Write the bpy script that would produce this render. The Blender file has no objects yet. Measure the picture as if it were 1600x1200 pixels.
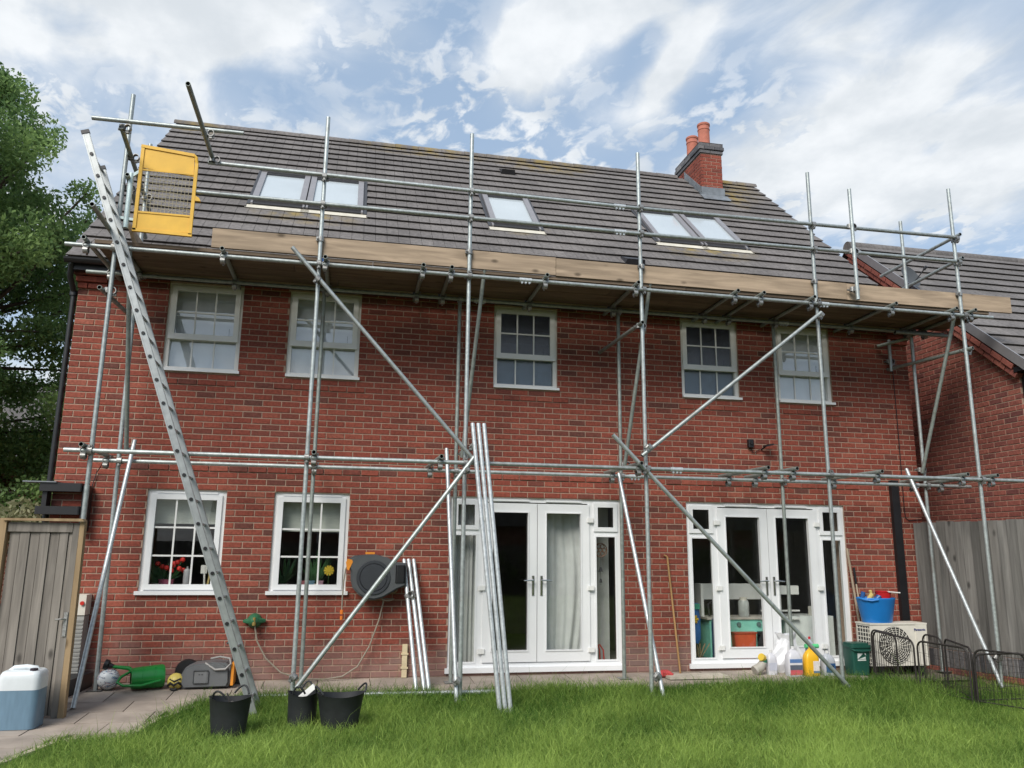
import bpy, bmesh, math, random
import numpy as np
from mathutils import Vector, Matrix
random.seed(7); rng = np.random.default_rng(7)
R = math.radians
S = bpy.context.scene
COL = S.collection

# ------------------------------------------------------------------ camera, sky, sun, exposure
CAM = Vector((0.0, -10.187, 1.573)); YAW, PITCH, ROLL = 0.20507, 0.20611, 0.010516
fw = Vector((math.sin(YAW)*math.cos(PITCH), math.cos(YAW)*math.cos(PITCH), math.sin(PITCH)))
r0 = Vector((math.cos(YAW), -math.sin(YAW), 0)); u0 = r0.cross(fw)
rt = r0*math.cos(ROLL)+u0*math.sin(ROLL); up = rt.cross(fw)
cd = bpy.data.cameras.new('camera'); cam = bpy.data.objects.new('camera', cd); COL.objects.link(cam)
cam.matrix_world = Matrix(((rt.x, up.x, -fw.x, CAM.x), (rt.y, up.y, -fw.y, CAM.y), (rt.z, up.z, -fw.z, CAM.z), (0, 0, 0, 1)))
cd.sensor_fit = 'HORIZONTAL'; cd.sensor_width = 36; cd.lens = 28.125; cd.clip_start = .05; cd.clip_end = 2000
S.camera = cam
SUN_EL, SUN_AZ = R(43), R(-146)         # azimuth from +y; the hazy sun stands high behind the viewer's left shoulder
SKY_STRENGTH, SUN_STRENGTH, EXPOSURE = .10, 1.5, 1.38
W = bpy.data.worlds.new('World'); S.world = W; W.use_nodes = True
def build_world():
    nt = W.node_tree; N = nt.nodes; L = nt.links; N.clear()
    out = N.new('ShaderNodeOutputWorld'); bg = N.new('ShaderNodeBackground'); L.new(bg.outputs[0], out.inputs[0])
    bg.inputs[1].default_value = SKY_STRENGTH
    sky = N.new('ShaderNodeTexSky'); sky.sky_type = 'NISHITA'; sky.sun_disc = False
    sky.sun_elevation = SUN_EL; sky.sun_rotation = SUN_AZ; sky.air_density = 1.0; sky.dust_density = 1.2; sky.ozone_density = 1.0
    tc = N.new('ShaderNodeTexCoord'); sep = N.new('ShaderNodeSeparateXYZ'); L.new(tc.outputs['Generated'], sep.inputs[0])
    def M(op, a, b=None, c=None):
        n = N.new('ShaderNodeMath'); n.operation = op
        for i, v in enumerate((a, b, c)):
            if v is None: continue
            if isinstance(v, (int, float)): n.inputs[i].default_value = v
            else: L.new(v, n.inputs[i])
        return n.outputs[0]
    zz = M('ADD', M('MAXIMUM', sep.outputs[2], 0.0), .12)
    cx = M('DIVIDE', sep.outputs[0], zz); cy = M('DIVIDE', sep.outputs[1], zz)
    def noise(sx, sy, rot, scale, detail, rough, off, dist=0.0):
        c = N.new('ShaderNodeCombineXYZ')
        ca, sa = math.cos(rot), math.sin(rot)
        a = M('ADD', M('MULTIPLY', cx, ca*sx), M('MULTIPLY', cy, sa*sx))
        b = M('ADD', M('MULTIPLY', cx, -sa*sy), M('MULTIPLY', cy, ca*sy))
        L.new(a, c.inputs[0]); L.new(b, c.inputs[1]); c.inputs[2].default_value = off
        n = N.new('ShaderNodeTexNoise'); n.inputs['Scale'].default_value = scale; n.inputs['Detail'].default_value = detail
        n.inputs['Roughness'].default_value = rough; n.inputs['Distortion'].default_value = dist; L.new(c.outputs[0], n.inputs['Vector'])
        return n.outputs[0]
    def ramp(v, lo, hi):
        m = N.new('ShaderNodeMapRange'); m.interpolation_type = 'SMOOTHSTEP'
        L.new(v, m.inputs[0]); m.inputs[1].default_value = lo; m.inputs[2].default_value = hi
        return m.outputs[0]
    def blob(x, y, rx, ry, amt):
        u = M('DIVIDE', M('SUBTRACT', cx, x), rx); v = M('DIVIDE', M('SUBTRACT', cy, y), ry)
        return M('MULTIPLY', M('EXPONENT', M('MULTIPLY', M('ADD', M('MULTIPLY', u, u), M('MULTIPLY', v, v)), -1.0)), amt)
    bias = None
    for q in ((-.20, 1.20, .24, .10, .24), (-.50, 1.25, .25, .14, .14), (.28, 1.19, .075, .15, .30), (.37, 1.05, .10, .07, .18), (.52, 1.15, .032, .11, .26), (.88, 1.09, .22, .15, .24), (1.22, 1.32, .34, .24, .26),
              (.13, 1.12, .06, .07, -.22), (.44, 1.13, .035, .10, -.18), (.63, 1.22, .055, .10, -.20), (.16, 1.32, .07, .06, -.14), (.62, 1.45, .2, .06, -.05)):
        k = blob(*q); bias = k if bias is None else M('ADD', bias, k)
    big = noise(1.0, .6, R(14), 4.6, 7, .54, 3.1, .4)
    wisp = ramp(M('ADD', big, bias), .47, .76)
    soft = ramp(M('ADD', noise(.7, .6, R(30), 2.2, 4, .5, 9.7), M('MULTIPLY', bias, .7)), .40, .72)   # thin veil round the masses
    pm = ramp(noise(.8, 1.0, 0, 2.4, 3, .5, 8.4), .30, .52)
    band = ramp(M('ABSOLUTE', M('SUBTRACT', cy, 1.40)), .42, .05)
    puff = M('MULTIPLY', M('MULTIPLY', ramp(noise(1, .75, R(18), 17.0, 6, .55, 1.7, .35), .46, .60), pm), band)
    low = ramp(sep.outputs[2], .42, .02)
    cov = M('MINIMUM', M('ADD', M('MAXIMUM', M('MULTIPLY', wisp, .92), M('MULTIPLY', puff, .88)), M('ADD', M('MULTIPLY', soft, .44), M('MULTIPLY', low, .34))), 1.0)
    shade = ramp(noise(1, .8, 0, 6.0, 5, .55, 12.0), .3, .7)
    cc = N.new('ShaderNodeMix'); cc.data_type = 'RGBA'; L.new(shade, cc.inputs[0])
    cc.inputs[6].default_value = (2.75, 2.95, 3.15, 1); cc.inputs[7].default_value = (3.62, 3.75, 3.88, 1)
    hz = N.new('ShaderNodeMix'); hz.data_type = 'RGBA'; hz.inputs[0].default_value = .78
    L.new(sky.outputs[0], hz.inputs[6]); hz.inputs[7].default_value = (1.48, 1.95, 2.55, 1)
    mx = N.new('ShaderNodeMix'); mx.data_type = 'RGBA'; L.new(cov, mx.inputs[0])
    L.new(hz.outputs[2], mx.inputs[6]); L.new(cc.outputs[2], mx.inputs[7]); L.new(mx.outputs[2], bg.inputs[0])
build_world()
sd = bpy.data.lights.new('sun', 'SUN'); sd.energy = SUN_STRENGTH; sd.angle = R(30); sd.color = (1, .95, .87)
sun = bpy.data.objects.new('sun', sd); COL.objects.link(sun)
to_sun = Vector((math.sin(SUN_AZ)*math.cos(SUN_EL), math.cos(SUN_AZ)*math.cos(SUN_EL), math.sin(SUN_EL)))
sun.rotation_euler = to_sun.to_track_quat('Z', 'Y').to_euler()
S.view_settings.view_transform = 'Standard'; S.view_settings.look = 'None'; S.view_settings.exposure = EXPOSURE; S.view_settings.gamma = 1
S.view_settings.use_curve_mapping = False
S.render.engine = 'CYCLES'
S.cycles.max_bounces = 8; S.cycles.transparent_max_bounces = 16; S.cycles.caustics_reflective = False; S.cycles.caustics_refractive = False

# ------------------------------------------------------------------ materials
def new_mat(name):
    m = bpy.data.materials.new(name); m.use_nodes = True
    nt = m.node_tree; return m, nt, nt.nodes['Principled BSDF']
def setb(b, col=None, rough=None, metal=None, spec=None):
    if col is not None: b.inputs['Base Color'].default_value = (*col, 1)
    if rough is not None: b.inputs['Roughness'].default_value = rough
    if metal is not None: b.inputs['Metallic'].default_value = metal
    if spec is not None: b.inputs['Specular IOR Level'].default_value = spec
def plain(name, col, rough=.5, metal=0, var=.12, scale=9, bump=0, spec=None, rnd=0.0, detail=4, stretch=None):
    """one base colour, broken up by noise (object space), with optional bump and a per-object brightness change"""
    m, nt, b = new_mat(name); setb(b, col, rough, metal, spec); N, L = nt.nodes, nt.links
    tc = N.new('ShaderNodeTexCoord'); no = N.new('ShaderNodeTexNoise'); no.inputs['Scale'].default_value = scale; no.inputs['Detail'].default_value = detail
    src = tc.outputs['Object']
    if stretch:
        mp = N.new('ShaderNodeMapping'); mp.inputs['Scale'].default_value = stretch; L.new(src, mp.inputs[0]); src = mp.outputs[0]
    L.new(src, no.inputs['Vector'])
    mr = N.new('ShaderNodeMapRange'); mr.inputs[1].default_value = .25; mr.inputs[2].default_value = .75; mr.inputs[3].default_value = 1-var; mr.inputs[4].default_value = 1+var
    L.new(no.outputs[0], mr.inputs[0]); fac = mr.outputs[0]
    if rnd:
        oi = N.new('ShaderNodeObjectInfo'); m2 = N.new('ShaderNodeMapRange'); m2.inputs[3].default_value = 1-rnd; m2.inputs[4].default_value = 1+rnd
        L.new(oi.outputs['Random'], m2.inputs[0]); mm = N.new('ShaderNodeMath'); mm.operation = 'MULTIPLY'; L.new(fac, mm.inputs[0]); L.new(m2.outputs[0], mm.inputs[1]); fac = mm.outputs[0]
    vm = N.new('ShaderNodeVectorMath'); vm.operation = 'SCALE'; vm.inputs[0].default_value = col; L.new(fac, vm.inputs[3]); L.new(vm.outputs[0], b.inputs['Base Color'])
    if bump:
        bp = N.new('ShaderNodeBump'); bp.inputs['Strength'].default_value = bump; bp.inputs['Distance'].default_value = .01; L.new(no.outputs[0], bp.inputs['Height']); L.new(bp.outputs[0], b.inputs['Normal'])
    return m
def toned(name, stops, rough=.85, scale=34, var=.26, bump=.25, extra=None, spec=.3):
    """colour picked per piece by the face attribute 'tone', mottled by noise"""
    m, nt, b = new_mat(name); setb(b, None, rough, 0, spec); N, L = nt.nodes, nt.links
    at = N.new('ShaderNodeAttribute'); at.attribute_name = 'tone'
    cr = N.new('ShaderNodeValToRGB'); e = cr.color_ramp.elements
    while len(e) < len(stops): e.new(.5)
    for el, (p, c) in zip(e, stops): el.position = p; el.color = (*c, 1)
    L.new(at.outputs['Fac'], cr.inputs[0])
    ge = N.new('ShaderNodeNewGeometry')
    no = N.new('ShaderNodeTexNoise'); no.inputs['Scale'].default_value = scale; no.inputs['Detail'].default_value = 5; L.new(ge.outputs['Position'], no.inputs['Vector'])
    n2 = N.new('ShaderNodeTexNoise'); n2.inputs['Scale'].default_value = 1.1; n2.inputs['Detail'].default_value = 3; L.new(ge.outputs['Position'], n2.inputs['Vector'])
    mr = N.new('ShaderNodeMapRange'); mr.inputs[1].default_value = .3; mr.inputs[2].default_value = .7; mr.inputs[3].default_value = 1-var; mr.inputs[4].default_value = 1+var; L.new(no.outputs[0], mr.inputs[0])
    m3 = N.new('ShaderNodeMapRange'); m3.inputs[1].default_value = .3; m3.inputs[2].default_value = .7; m3.inputs[3].default_value = .82; m3.inputs[4].default_value = 1.16; L.new(n2.outputs[0], m3.inputs[0])
    mm = N.new('ShaderNodeMath'); mm.operation = 'MULTIPLY'; L.new(mr.outputs[0], mm.inputs[0]); L.new(m3.outputs[0], mm.inputs[1])
    vm = N.new('ShaderNodeVectorMath'); vm.operation = 'SCALE'; L.new(cr.outputs[0], vm.inputs[0]); L.new(mm.outputs[0], vm.inputs[3])
    colr = vm.outputs[0]
    if extra: colr = extra(N, L, ge, no, colr)
    L.new(colr, b.inputs['Base Color'])
    bp = N.new('ShaderNodeBump'); bp.inputs['Strength'].default_value = bump; bp.inputs['Distance'].default_value = .004; L.new(no.outputs[0], bp.inputs['Height']); L.new(bp.outputs[0], b.inputs['Normal'])
    return m
def mixc(N, L, fac, a, b):
    n = N.new('ShaderNodeMix'); n.data_type = 'RGBA'
    L.new(fac, n.inputs[0]); L.new(a, n.inputs[6])
    if isinstance(b, tuple): n.inputs[7].default_value = (*b, 1)
    else: L.new(b, n.inputs[7])
    return n.outputs[2]
def salts(N, L, ge, no, c):                          # pale efflorescence on the lowest courses, where splashing leaves it
    sp = N.new('ShaderNodeSeparateXYZ'); L.new(ge.outputs['Position'], sp.inputs[0])
    n = N.new('ShaderNodeTexNoise'); n.inputs['Scale'].default_value = 2.3; n.inputs['Detail'].default_value = 4; L.new(ge.outputs['Position'], n.inputs['Vector'])
    ad = N.new('ShaderNodeMath'); ad.operation = 'MULTIPLY_ADD'; L.new(n.outputs[0], ad.inputs[0]); ad.inputs[1].default_value = -.9; L.new(sp.outputs[2], ad.inputs[2])
    mr = N.new('ShaderNodeMapRange'); mr.inputs[1].default_value = .12; mr.inputs[2].default_value = -.32; mr.inputs[3].default_value = 0; mr.inputs[4].default_value = .62; L.new(ad.outputs[0], mr.inputs[0])
    return mixc(N, L, mr.outputs[0], c, (.27, .20, .175))
BRICK = toned('brick', [(0, (.122, .047, .037)), (.22, (.165, .049, .036)), (.42, (.215, .053, .036)), (.75, (.262, .067, .044)), (1, (.30, .095, .064))], extra=salts)
BRICK2 = toned('neighbour_brick', [(0, (.15, .054, .048)), (.3, (.235, .076, .060)), (.8, (.285, .094, .070)), (1, (.32, .125, .09))])
BLUEBRICK = toned('blue_brick', [(0, (.055, .055, .062)), (1, (.20, .19, .19))], rough=.55)
MORTAR = plain('mortar', (.36, .25, .19), .95, var=.18, scale=25, bump=.4)
def lichen(spots, colr, amount):
    def f(N, L, ge, no, c):
        acc = None
        for (p, rx, ry) in spots:
            v = N.new('ShaderNodeVectorMath'); v.operation = 'SUBTRACT'; L.new(ge.outputs['Position'], v.inputs[0]); v.inputs[1].default_value = p
            s = N.new('ShaderNodeVectorMath'); s.operation = 'MULTIPLY'; L.new(v.outputs[0], s.inputs[0]); s.inputs[1].default_value = (1/rx, 1/ry, 0)
            l = N.new('ShaderNodeVectorMath'); l.operation = 'LENGTH'; L.new(s.outputs[0], l.inputs[0])
            m = N.new('ShaderNodeMapRange'); m.inputs[1].default_value = 1; m.inputs[2].default_value = .1; L.new(l.outputs['Value'], m.inputs[0])
            if acc is None: acc = m.outputs[0]
            else:
                k = N.new('ShaderNodeMath'); k.operation = 'MAXIMUM'; L.new(acc, k.inputs[0]); L.new(m.outputs[0], k.inputs[1]); acc = k.outputs[0]
        n = N.new('ShaderNodeTexNoise'); n.inputs['Scale'].default_value = 5; n.inputs['Detail'].default_value = 6; L.new(ge.outputs['Position'], n.inputs['Vector'])
        r = N.new('ShaderNodeMapRange'); r.inputs[1].default_value = .40; r.inputs[2].default_value = .62; r.inputs[4].default_value = amount; L.new(n.outputs[0], r.inputs[0])
        k = N.new('ShaderNodeMath'); k.operation = 'MULTIPLY'; L.new(acc, k.inputs[0]); L.new(r.outputs[0], k.inputs[1])
        return mixc(N, L, k.outputs[0], c, colr)
    return f
TILE = toned('roof_tile', [(0, (.120, .111, .109)), (.5, (.146, .135, .131)), (1, (.178, .165, .158))], rough=.9, scale=22, var=.25, bump=.5,
             extra=lichen([((7.5, 4.1, 0), .75, .9), ((7.35, 3.6, 0), .4, .6), ((3.6, 4.1, 0), 1.2, .45), ((-.75, 1.2, 0), .9, .32), ((2.5, 1.45, 0), .55, .3), ((5.6, 1.25, 0), 1.0, .34), ((-2.9, 4.2, 0), .5, .5), ((1.2, 4.2, 0), 1.5, .35)], (.26, .19, .055), .85))
TILE2 = toned('neighbour_tile', [(0, (.120, .112, .110)), (1, (.172, .161, .157))], rough=.9, scale=22, var=.22, bump=.5)
UPVC = plain('white_upvc', (.80, .81, .82), .28, var=.03, scale=3)
CREAM = plain('ground_lit_upvc', (.80, .79, .755), .35, var=.06, scale=4)  # upper frames: light off the ground is put into the cream tint
GALV = plain('galvanised_steel', (.38, .415, .41), .46, .55, var=.24, scale=26, rnd=.14, detail=6)
GALVD = plain('dull_galvanised_steel', (.26, .29, .27), .55, .5, var=.25, scale=22, rnd=.12, detail=6)
def stain(m):
    nt = m.node_tree; N, L = nt.nodes, nt.links; b = N['Principled BSDF']; src = b.inputs['Base Color'].links[0].from_socket
    ge = N.new('ShaderNodeNewGeometry'); n = N.new('ShaderNodeTexNoise'); n.inputs['Scale'].default_value = 3.1; n.inputs['Detail'].default_value = 6; n.inputs['Roughness'].default_value = .65; L.new(ge.outputs['Position'], n.inputs['Vector'])
    r = N.new('ShaderNodeMapRange'); r.inputs[1].default_value = .56; r.inputs[2].default_value = .72; r.inputs[4].default_value = .6; L.new(n.outputs[0], r.inputs[0])
    x = N.new('ShaderNodeMix'); x.data_type = 'RGBA'; L.new(r.outputs[0], x.inputs[0]); L.new(src, x.inputs[6]); x.inputs[7].default_value = (.20, .165, .13, 1); L.new(x.outputs[2], b.inputs['Base Color'])
stain(GALV); stain(GALVD)
GALVB = plain('new_galvanised_steel', (.50, .53, .54), .42, .5, var=.24, scale=30, detail=6)
STEELD = plain('coupler_steel', (.30, .30, .29), .5, .8, var=.4, scale=60, rnd=.2)
PIPEIN = plain('pipe_inside', (.03, .03, .03), .9)
ALU = plain('ladder_aluminium', (.36, .38, .38), .42, .6, var=.15, scale=14)
BLACKP = plain('black_plastic', (.012, .012, .014), .42, var=.2)
RUBBER = plain('black_rubber', (.014, .016, .018), .6, var=.35, scale=8, bump=.15)
YELLOW = plain('yellow_paint', (.72, .42, .035), .5, var=.10, scale=7)
LEAD = plain('lead_flashing', (.20, .22, .24), .55, .3, var=.3, scale=8)
TERRA = plain('terracotta', (.40, .14, .095), .85, var=.15, scale=12, bump=.2)
GREYAL = plain('grey_aluminium', (.30, .29, .30), .4, .4, var=.08)
DARKAL = plain('dark_aluminium', (.05, .05, .055), .45, .3)
def wood(name, col, rnd=.15, knots=True, sc=(1, 1, 1), rough=.85):
    m, nt, b = new_mat(name); setb(b, col, rough, 0, .2); N, L = nt.nodes, nt.links
    tc = N.new('ShaderNodeTexCoord'); mp = N.new('ShaderNodeMapping'); mp.inputs['Scale'].default_value = sc; L.new(tc.outputs['Object'], mp.inputs[0])
    oi = N.new('ShaderNodeObjectInfo'); ad = N.new('ShaderNodeVectorMath'); ad.operation = 'ADD'; L.new(mp.outputs[0], ad.inputs[0])
    cs = N.new('ShaderNodeVectorMath'); cs.operation = 'SCALE'; cs.inputs[0].default_value = (13, 7, 29); L.new(oi.outputs['Random'], cs.inputs[3]); L.new(cs.outputs[0], ad.inputs[1])
    g = N.new('ShaderNodeTexNoise'); g.inputs['Scale'].default_value = 1; g.inputs['Detail'].default_value = 6; g.inputs['Distortion'].default_value = .6; L.new(ad.outputs[0], g.inputs['Vector'])
    mr = N.new('ShaderNodeMapRange'); mr.inputs[1].default_value = .3; mr.inputs[2].default_value = .7; mr.inputs[3].default_value = .68; mr.inputs[4].default_value = 1.25; L.new(g.outputs[0], mr.inputs[0])
    m2 = N.new('ShaderNodeMapRange'); m2.inputs[3].default_value = 1-rnd; m2.inputs[4].default_value = 1+rnd; L.new(oi.outputs['Random'], m2.inputs[0])
    mm = N.new('ShaderNodeMath'); mm.operation = 'MULTIPLY'; L.new(mr.outputs[0], mm.inputs[0]); L.new(m2.outputs[0], mm.inputs[1])
    vm = N.new('ShaderNodeVectorMath'); vm.operation = 'SCALE'; vm.inputs[0].default_value = col; L.new(mm.outputs[0], vm.inputs[3]); c = vm.outputs[0]
    if knots:
        vo = N.new('ShaderNodeTexVoronoi'); vo.inputs['Scale'].default_value = 5.5; vo.inputs['Randomness'].default_value = 1
        m3 = N.new('ShaderNodeMapping'); m3.inputs['Scale'].default_value = tuple(min(1, .35+.1*s) for s in sc); L.new(tc.outputs['Object'], m3.inputs[0])
        a2 = N.new('ShaderNodeVectorMath'); a2.operation = 'ADD'; L.new(m3.outputs[0], a2.inputs[0]); L.new(cs.outputs[0], a2.inputs[1]); L.new(a2.outputs[0], vo.inputs['Vector'])
        k = N.new('ShaderNodeMapRange'); k.inputs[1].default_value = .17; k.inputs[2].default_value = .06; k.inputs[4].default_value = .85; L.new(vo.outputs['Distance'], k.inputs[0])
        c = mixc(N, L, k.outputs[0], c, tuple(x*.28 for x in col))
    L.new(c, b.inputs['Base Color'])
    bp = N.new('ShaderNodeBump'); bp.inputs['Strength'].default_value = .3; bp.inputs['Distance'].default_value = .004; L.new(g.outputs[0], bp.inputs['Height']); L.new(bp.outputs[0], b.inputs['Normal'])
    return m
BOARD = wood('scaffold_board', (.345, .265, .19), sc=(1.6, 18, 18))
LIGHTLINE = wood('ledger_light_line', (.52, .41, .29), knots=False, sc=(1.6, 18, 18))  # pale tone painting the bright line along the inner ledger
DARKBOARD = wood('dark_scaffold_board', (.17, .128, .092), rnd=.25, sc=(1.6, 18, 18))  # platform boards, darker than the toe boards
GREYWOOD = wood('weathered_fence', (.150, .143, .134), rnd=.30, sc=(18, 18, 1.3))
GATEWOOD = wood('weathered_gate', (.215, .195, .172), rnd=.20, sc=(20, 20, 1.4))
TANWOOD = wood('treated_timber', (.30, .215, .125), rnd=.1, sc=(14, 14, 1.2))
HANDLEWOOD = wood('broom_handle', (.46, .27, .12), knots=False, sc=(20, 20, 1))
SLAB = plain('paving_slab', (.31, .262, .22), .9, var=.28, scale=3.5, bump=.25, rnd=.13, detail=8)
EDGING = plain('paving_edging', (.50, .43, .33), .9, var=.2, scale=6, bump=.2)
SOIL = plain('soil', (.085, .075, .035), 1, var=.4, scale=12, bump=.5)
PLASTER = plain('plaster', (.42, .40, .37), .9)
DARKROOM = plain('dark_room', (.05, .047, .045), .9)
BLIND = plain('roller_blind', (.84, .85, .86), .8, var=.05)
WHITE = plain('white_plastic', (.78, .78, .76), .4, var=.04)
OFFWHITE = plain('cream_casing', (.66, .63, .56), .45, var=.08)
def glass(name, tint=(1, 1, 1), ior=1.52, boost=1.0, rough=0.0, wob=0.0):
    m = bpy.data.materials.new(name); m.use_nodes = True; nt = m.node_tree; N, L = nt.nodes, nt.links
    N.remove(N['Principled BSDF']); out = N['Material Output']
    fr = N.new('ShaderNodeFresnel'); fr.inputs[0].default_value = ior
    mu = N.new('ShaderNodeMath'); mu.operation = 'MULTIPLY'; mu.use_clamp = True; mu.inputs[1].default_value = boost; L.new(fr.outputs[0], mu.inputs[0])
    tr = N.new('ShaderNodeBsdfTransparent'); tr.inputs[0].default_value = (*tint, 1)
    gl = N.new('ShaderNodeBsdfGlossy'); gl.inputs['Roughness'].default_value = rough
    gb = N.new('ShaderNodeNewGeometry'); iv = N.new('ShaderNodeMath'); iv.operation = 'SUBTRACT'; iv.inputs[0].default_value = 1; L.new(gb.outputs['Backfacing'], iv.inputs[1])
    m4 = N.new('ShaderNodeMath'); m4.operation = 'MULTIPLY'; L.new(mu.outputs[0], m4.inputs[0]); L.new(iv.outputs[0], m4.inputs[1])   # reflect once, at the front face
    mx = N.new('ShaderNodeMixShader'); L.new(m4.outputs[0], mx.inputs[0]); L.new(tr.outputs[0], mx.inputs[1]); L.new(gl.outputs[0], mx.inputs[2]); L.new(mx.outputs[0], out.inputs[0])
    if wob:
        tc = N.new('ShaderNodeTexCoord'); no = N.new('ShaderNodeTexNoise'); no.inputs['Scale'].default_value = wob; no.inputs['Detail'].default_value = 2; L.new(tc.outputs['Object'], no.inputs['Vector'])
        bp = N.new('ShaderNodeBump'); bp.inputs['Strength'].default_value = .35; bp.inputs['Distance'].default_value = .01; L.new(no.outputs[0], bp.inputs['Height']); L.new(bp.outputs[0], gl.inputs['Normal']); L.new(bp.outputs[0], fr.inputs['Normal'])
    return m
GLASS = glass('window_glass', (.99, 1, .99), 1.5, 1.6)
UPGLASS = glass('upper_window_glass', (.95, .97, .98), 1.6, 3.6)
SKYGLASS = plain('cloud_reflection_glass', (.44, .49, .52), .08, var=.05, scale=2, spec=1.0)  # opaque pane; reflected cloud brightness is painted into the pale base colour
FROST = glass('frosted_glass', (.60, .66, .70), 1.55, 2.6, .12, 90)

# ------------------------------------------------------------------ mesh helpers
def origin(o):
    v = Vector((0, 0, 0))
    while o is not None: v += o.location; o = o.parent
    return v
class B:
    def __init__(s): s.v = []; s.f = []; s.m = []; s.t = []; s.mi = 0; s.tone = .5
    def add(s, vs, fs):
        o = len(s.v); s.v += [tuple(p) for p in vs]
        for f in fs: s.f.append(tuple(i+o for i in f)); s.m.append(s.mi); s.t.append(s.tone)
        return s
    def box(s, x0, x1, y0, y1, z0, z1):
        return s.hexa([(x0, y0, z0), (x1, y0, z0), (x1, y1, z0), (x0, y1, z0), (x0, y0, z1), (x1, y0, z1), (x1, y1, z1), (x0, y1, z1)])
    def hexa(s, p): return s.add(p, [(3, 2, 1, 0), (4, 5, 6, 7), (0, 1, 5, 4), (1, 2, 6, 5), (2, 3, 7, 6), (3, 0, 4, 7)])
    def bar(s, a, b, w, h, upv=(0, 0, 1)):          # rectangular bar from a to b
        a, b = Vector(a), Vector(b); d = (b-a).normalized(); x = d.cross(Vector(upv))
        if x.length < 1e-4: x = d.cross(Vector((1, 0, 0)))
        x.normalize(); y = x.cross(d); x *= w/2; y *= h/2
        return s.hexa([a-x-y, a+x-y, a+x+y, a-x+y, b-x-y, b+x-y, b+x+y, b-x+y])
    def tube(s, a, b, r, n=12, r2=None, hollow=False, cap=True):
        a, b = Vector(a), Vector(b); d = (b-a).normalized(); x = d.orthogonal().normalized(); y = d.cross(x); r2 = r if r2 is None else r2
        ring = lambda c, q: [c+(x*math.cos(2*math.pi*i/n)+y*math.sin(2*math.pi*i/n))*q for i in range(n)]
        o = [ring(a, r), ring(b, r2)]; Q = [(i, (i+1) % n, n+(i+1) % n, n+i) for i in range(n)]
        s.add(o[0]+o[1], Q)
        if hollow:
            for c, q, sg in ((a, r, 1), (b, r2, -1)):
                ri = q*.83; rr = [ring(c, q), ring(c, ri), ring(c+d*sg*.10, ri)]
                mi = s.mi
                F = [(i, n+i, n+(i+1) % n, (i+1) % n) for i in range(n)]
                s.add(rr[0]+rr[1], F if sg > 0 else [tuple(reversed(f)) for f in F])
                s.mi = s.hm
                F = [(i, n+i, n+(i+1) % n, (i+1) % n) for i in range(n)]; s.add(rr[1]+rr[2], F if sg > 0 else [tuple(reversed(f)) for f in F])
                s.add(rr[2], [tuple(range(n))]); s.mi = mi
        elif cap: s.add(o[0], [tuple(reversed(range(n)))]); s.add(o[1], [tuple(range(n))])
        return s
    hm = 1
    def path(s, pts, r, n=8, closed=False):
        pts = [Vector(p) for p in pts]; m = len(pts); rings = []; x = None
        for i, p in enumerate(pts):
            d = (pts[(i+1) % m]-pts[i-1]) if closed else (pts[min(i+1, m-1)]-pts[max(i-1, 0)])
            d.normalize()
            x = d.orthogonal() if x is None else x-d*x.dot(d)
            x.normalize(); y = d.cross(x)
            rr = r[i] if isinstance(r, (list, tuple)) else r
            rings += [p+(x*math.cos(2*math.pi*k/n)+y*math.sin(2*math.pi*k/n))*rr for k in range(n)]
        F = []
        for i in range(m if closed else m-1):
            j = (i+1) % m
            F += [(i*n+k, i*n+(k+1) % n, j*n+(k+1) % n, j*n+k) for k in range(n)]
        if not closed: F += [tuple(reversed(range(n))), tuple((m-1)*n+k for k in range(n))]
        return s.add(rings, F)
    def lathe(s, prof, c, n=24, ax='z', sx=1, sy=1):   # prof: list of (radius, height)
        P = []
        for (r, h) in prof:
            for k in range(n):
                a = 2*math.pi*k/n; u, w = r*math.cos(a)*sx, r*math.sin(a)*sy
                P.append({'z': (c[0]+u, c[1]+w, c[2]+h), 'y': (c[0]+u, c[1]+h, c[2]+w), 'x': (c[0]+h, c[1]+u, c[2]+w)}[ax])
        m = len(prof); F = [(i*n+k, i*n+(k+1) % n, (i+1)*n+(k+1) % n, (i+1)*n+k) for i in range(m-1) for k in range(n)]
        if prof[0][0] > 1e-6: F.append(tuple(reversed(range(n))))
        if prof[-1][0] > 1e-6: F.append(tuple((m-1)*n+k for k in range(n)))
        return s.add(P, F)
    def prism(s, poly, fn, d0, d1):                    # poly 2-D, fn(u,v,d)->xyz
        n = len(poly); a = [fn(u, v, d0) for u, v in poly]; b = [fn(u, v, d1) for u, v in poly]
        return s.add(a+b, [tuple(reversed(range(n))), tuple(range(n, 2*n))]+[(i, (i+1) % n, n+(i+1) % n, n+i) for i in range(n)])
    def rbox(s, x0, x1, y0, y1, z0, z1, r=.03, k=3, taper=1.0):   # box with rounded vertical corners, optional taper to the base
        pts = []
        for cx_, cy_, a0 in ((x1-r, y1-r, 0), (x0+r, y1-r, 90), (x0+r, y0+r, 180), (x1-r, y0+r, 270)):
            for i in range(k+1): a = R(a0+90*i/k); pts.append((cx_+r*math.cos(a), cy_+r*math.sin(a)))
        mx, my = (x0+x1)/2, (y0+y1)/2; n = len(pts)
        a = [(mx+(px-mx)*taper, my+(py-my)*taper, z0) for px, py in pts]; b = [(px, py, z1) for px, py in pts]
        return s.add(a+b, [tuple(reversed(range(n))), tuple(range(n, 2*n))]+[(i, (i+1) % n, n+(i+1) % n, n+i) for i in range(n)])
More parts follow.
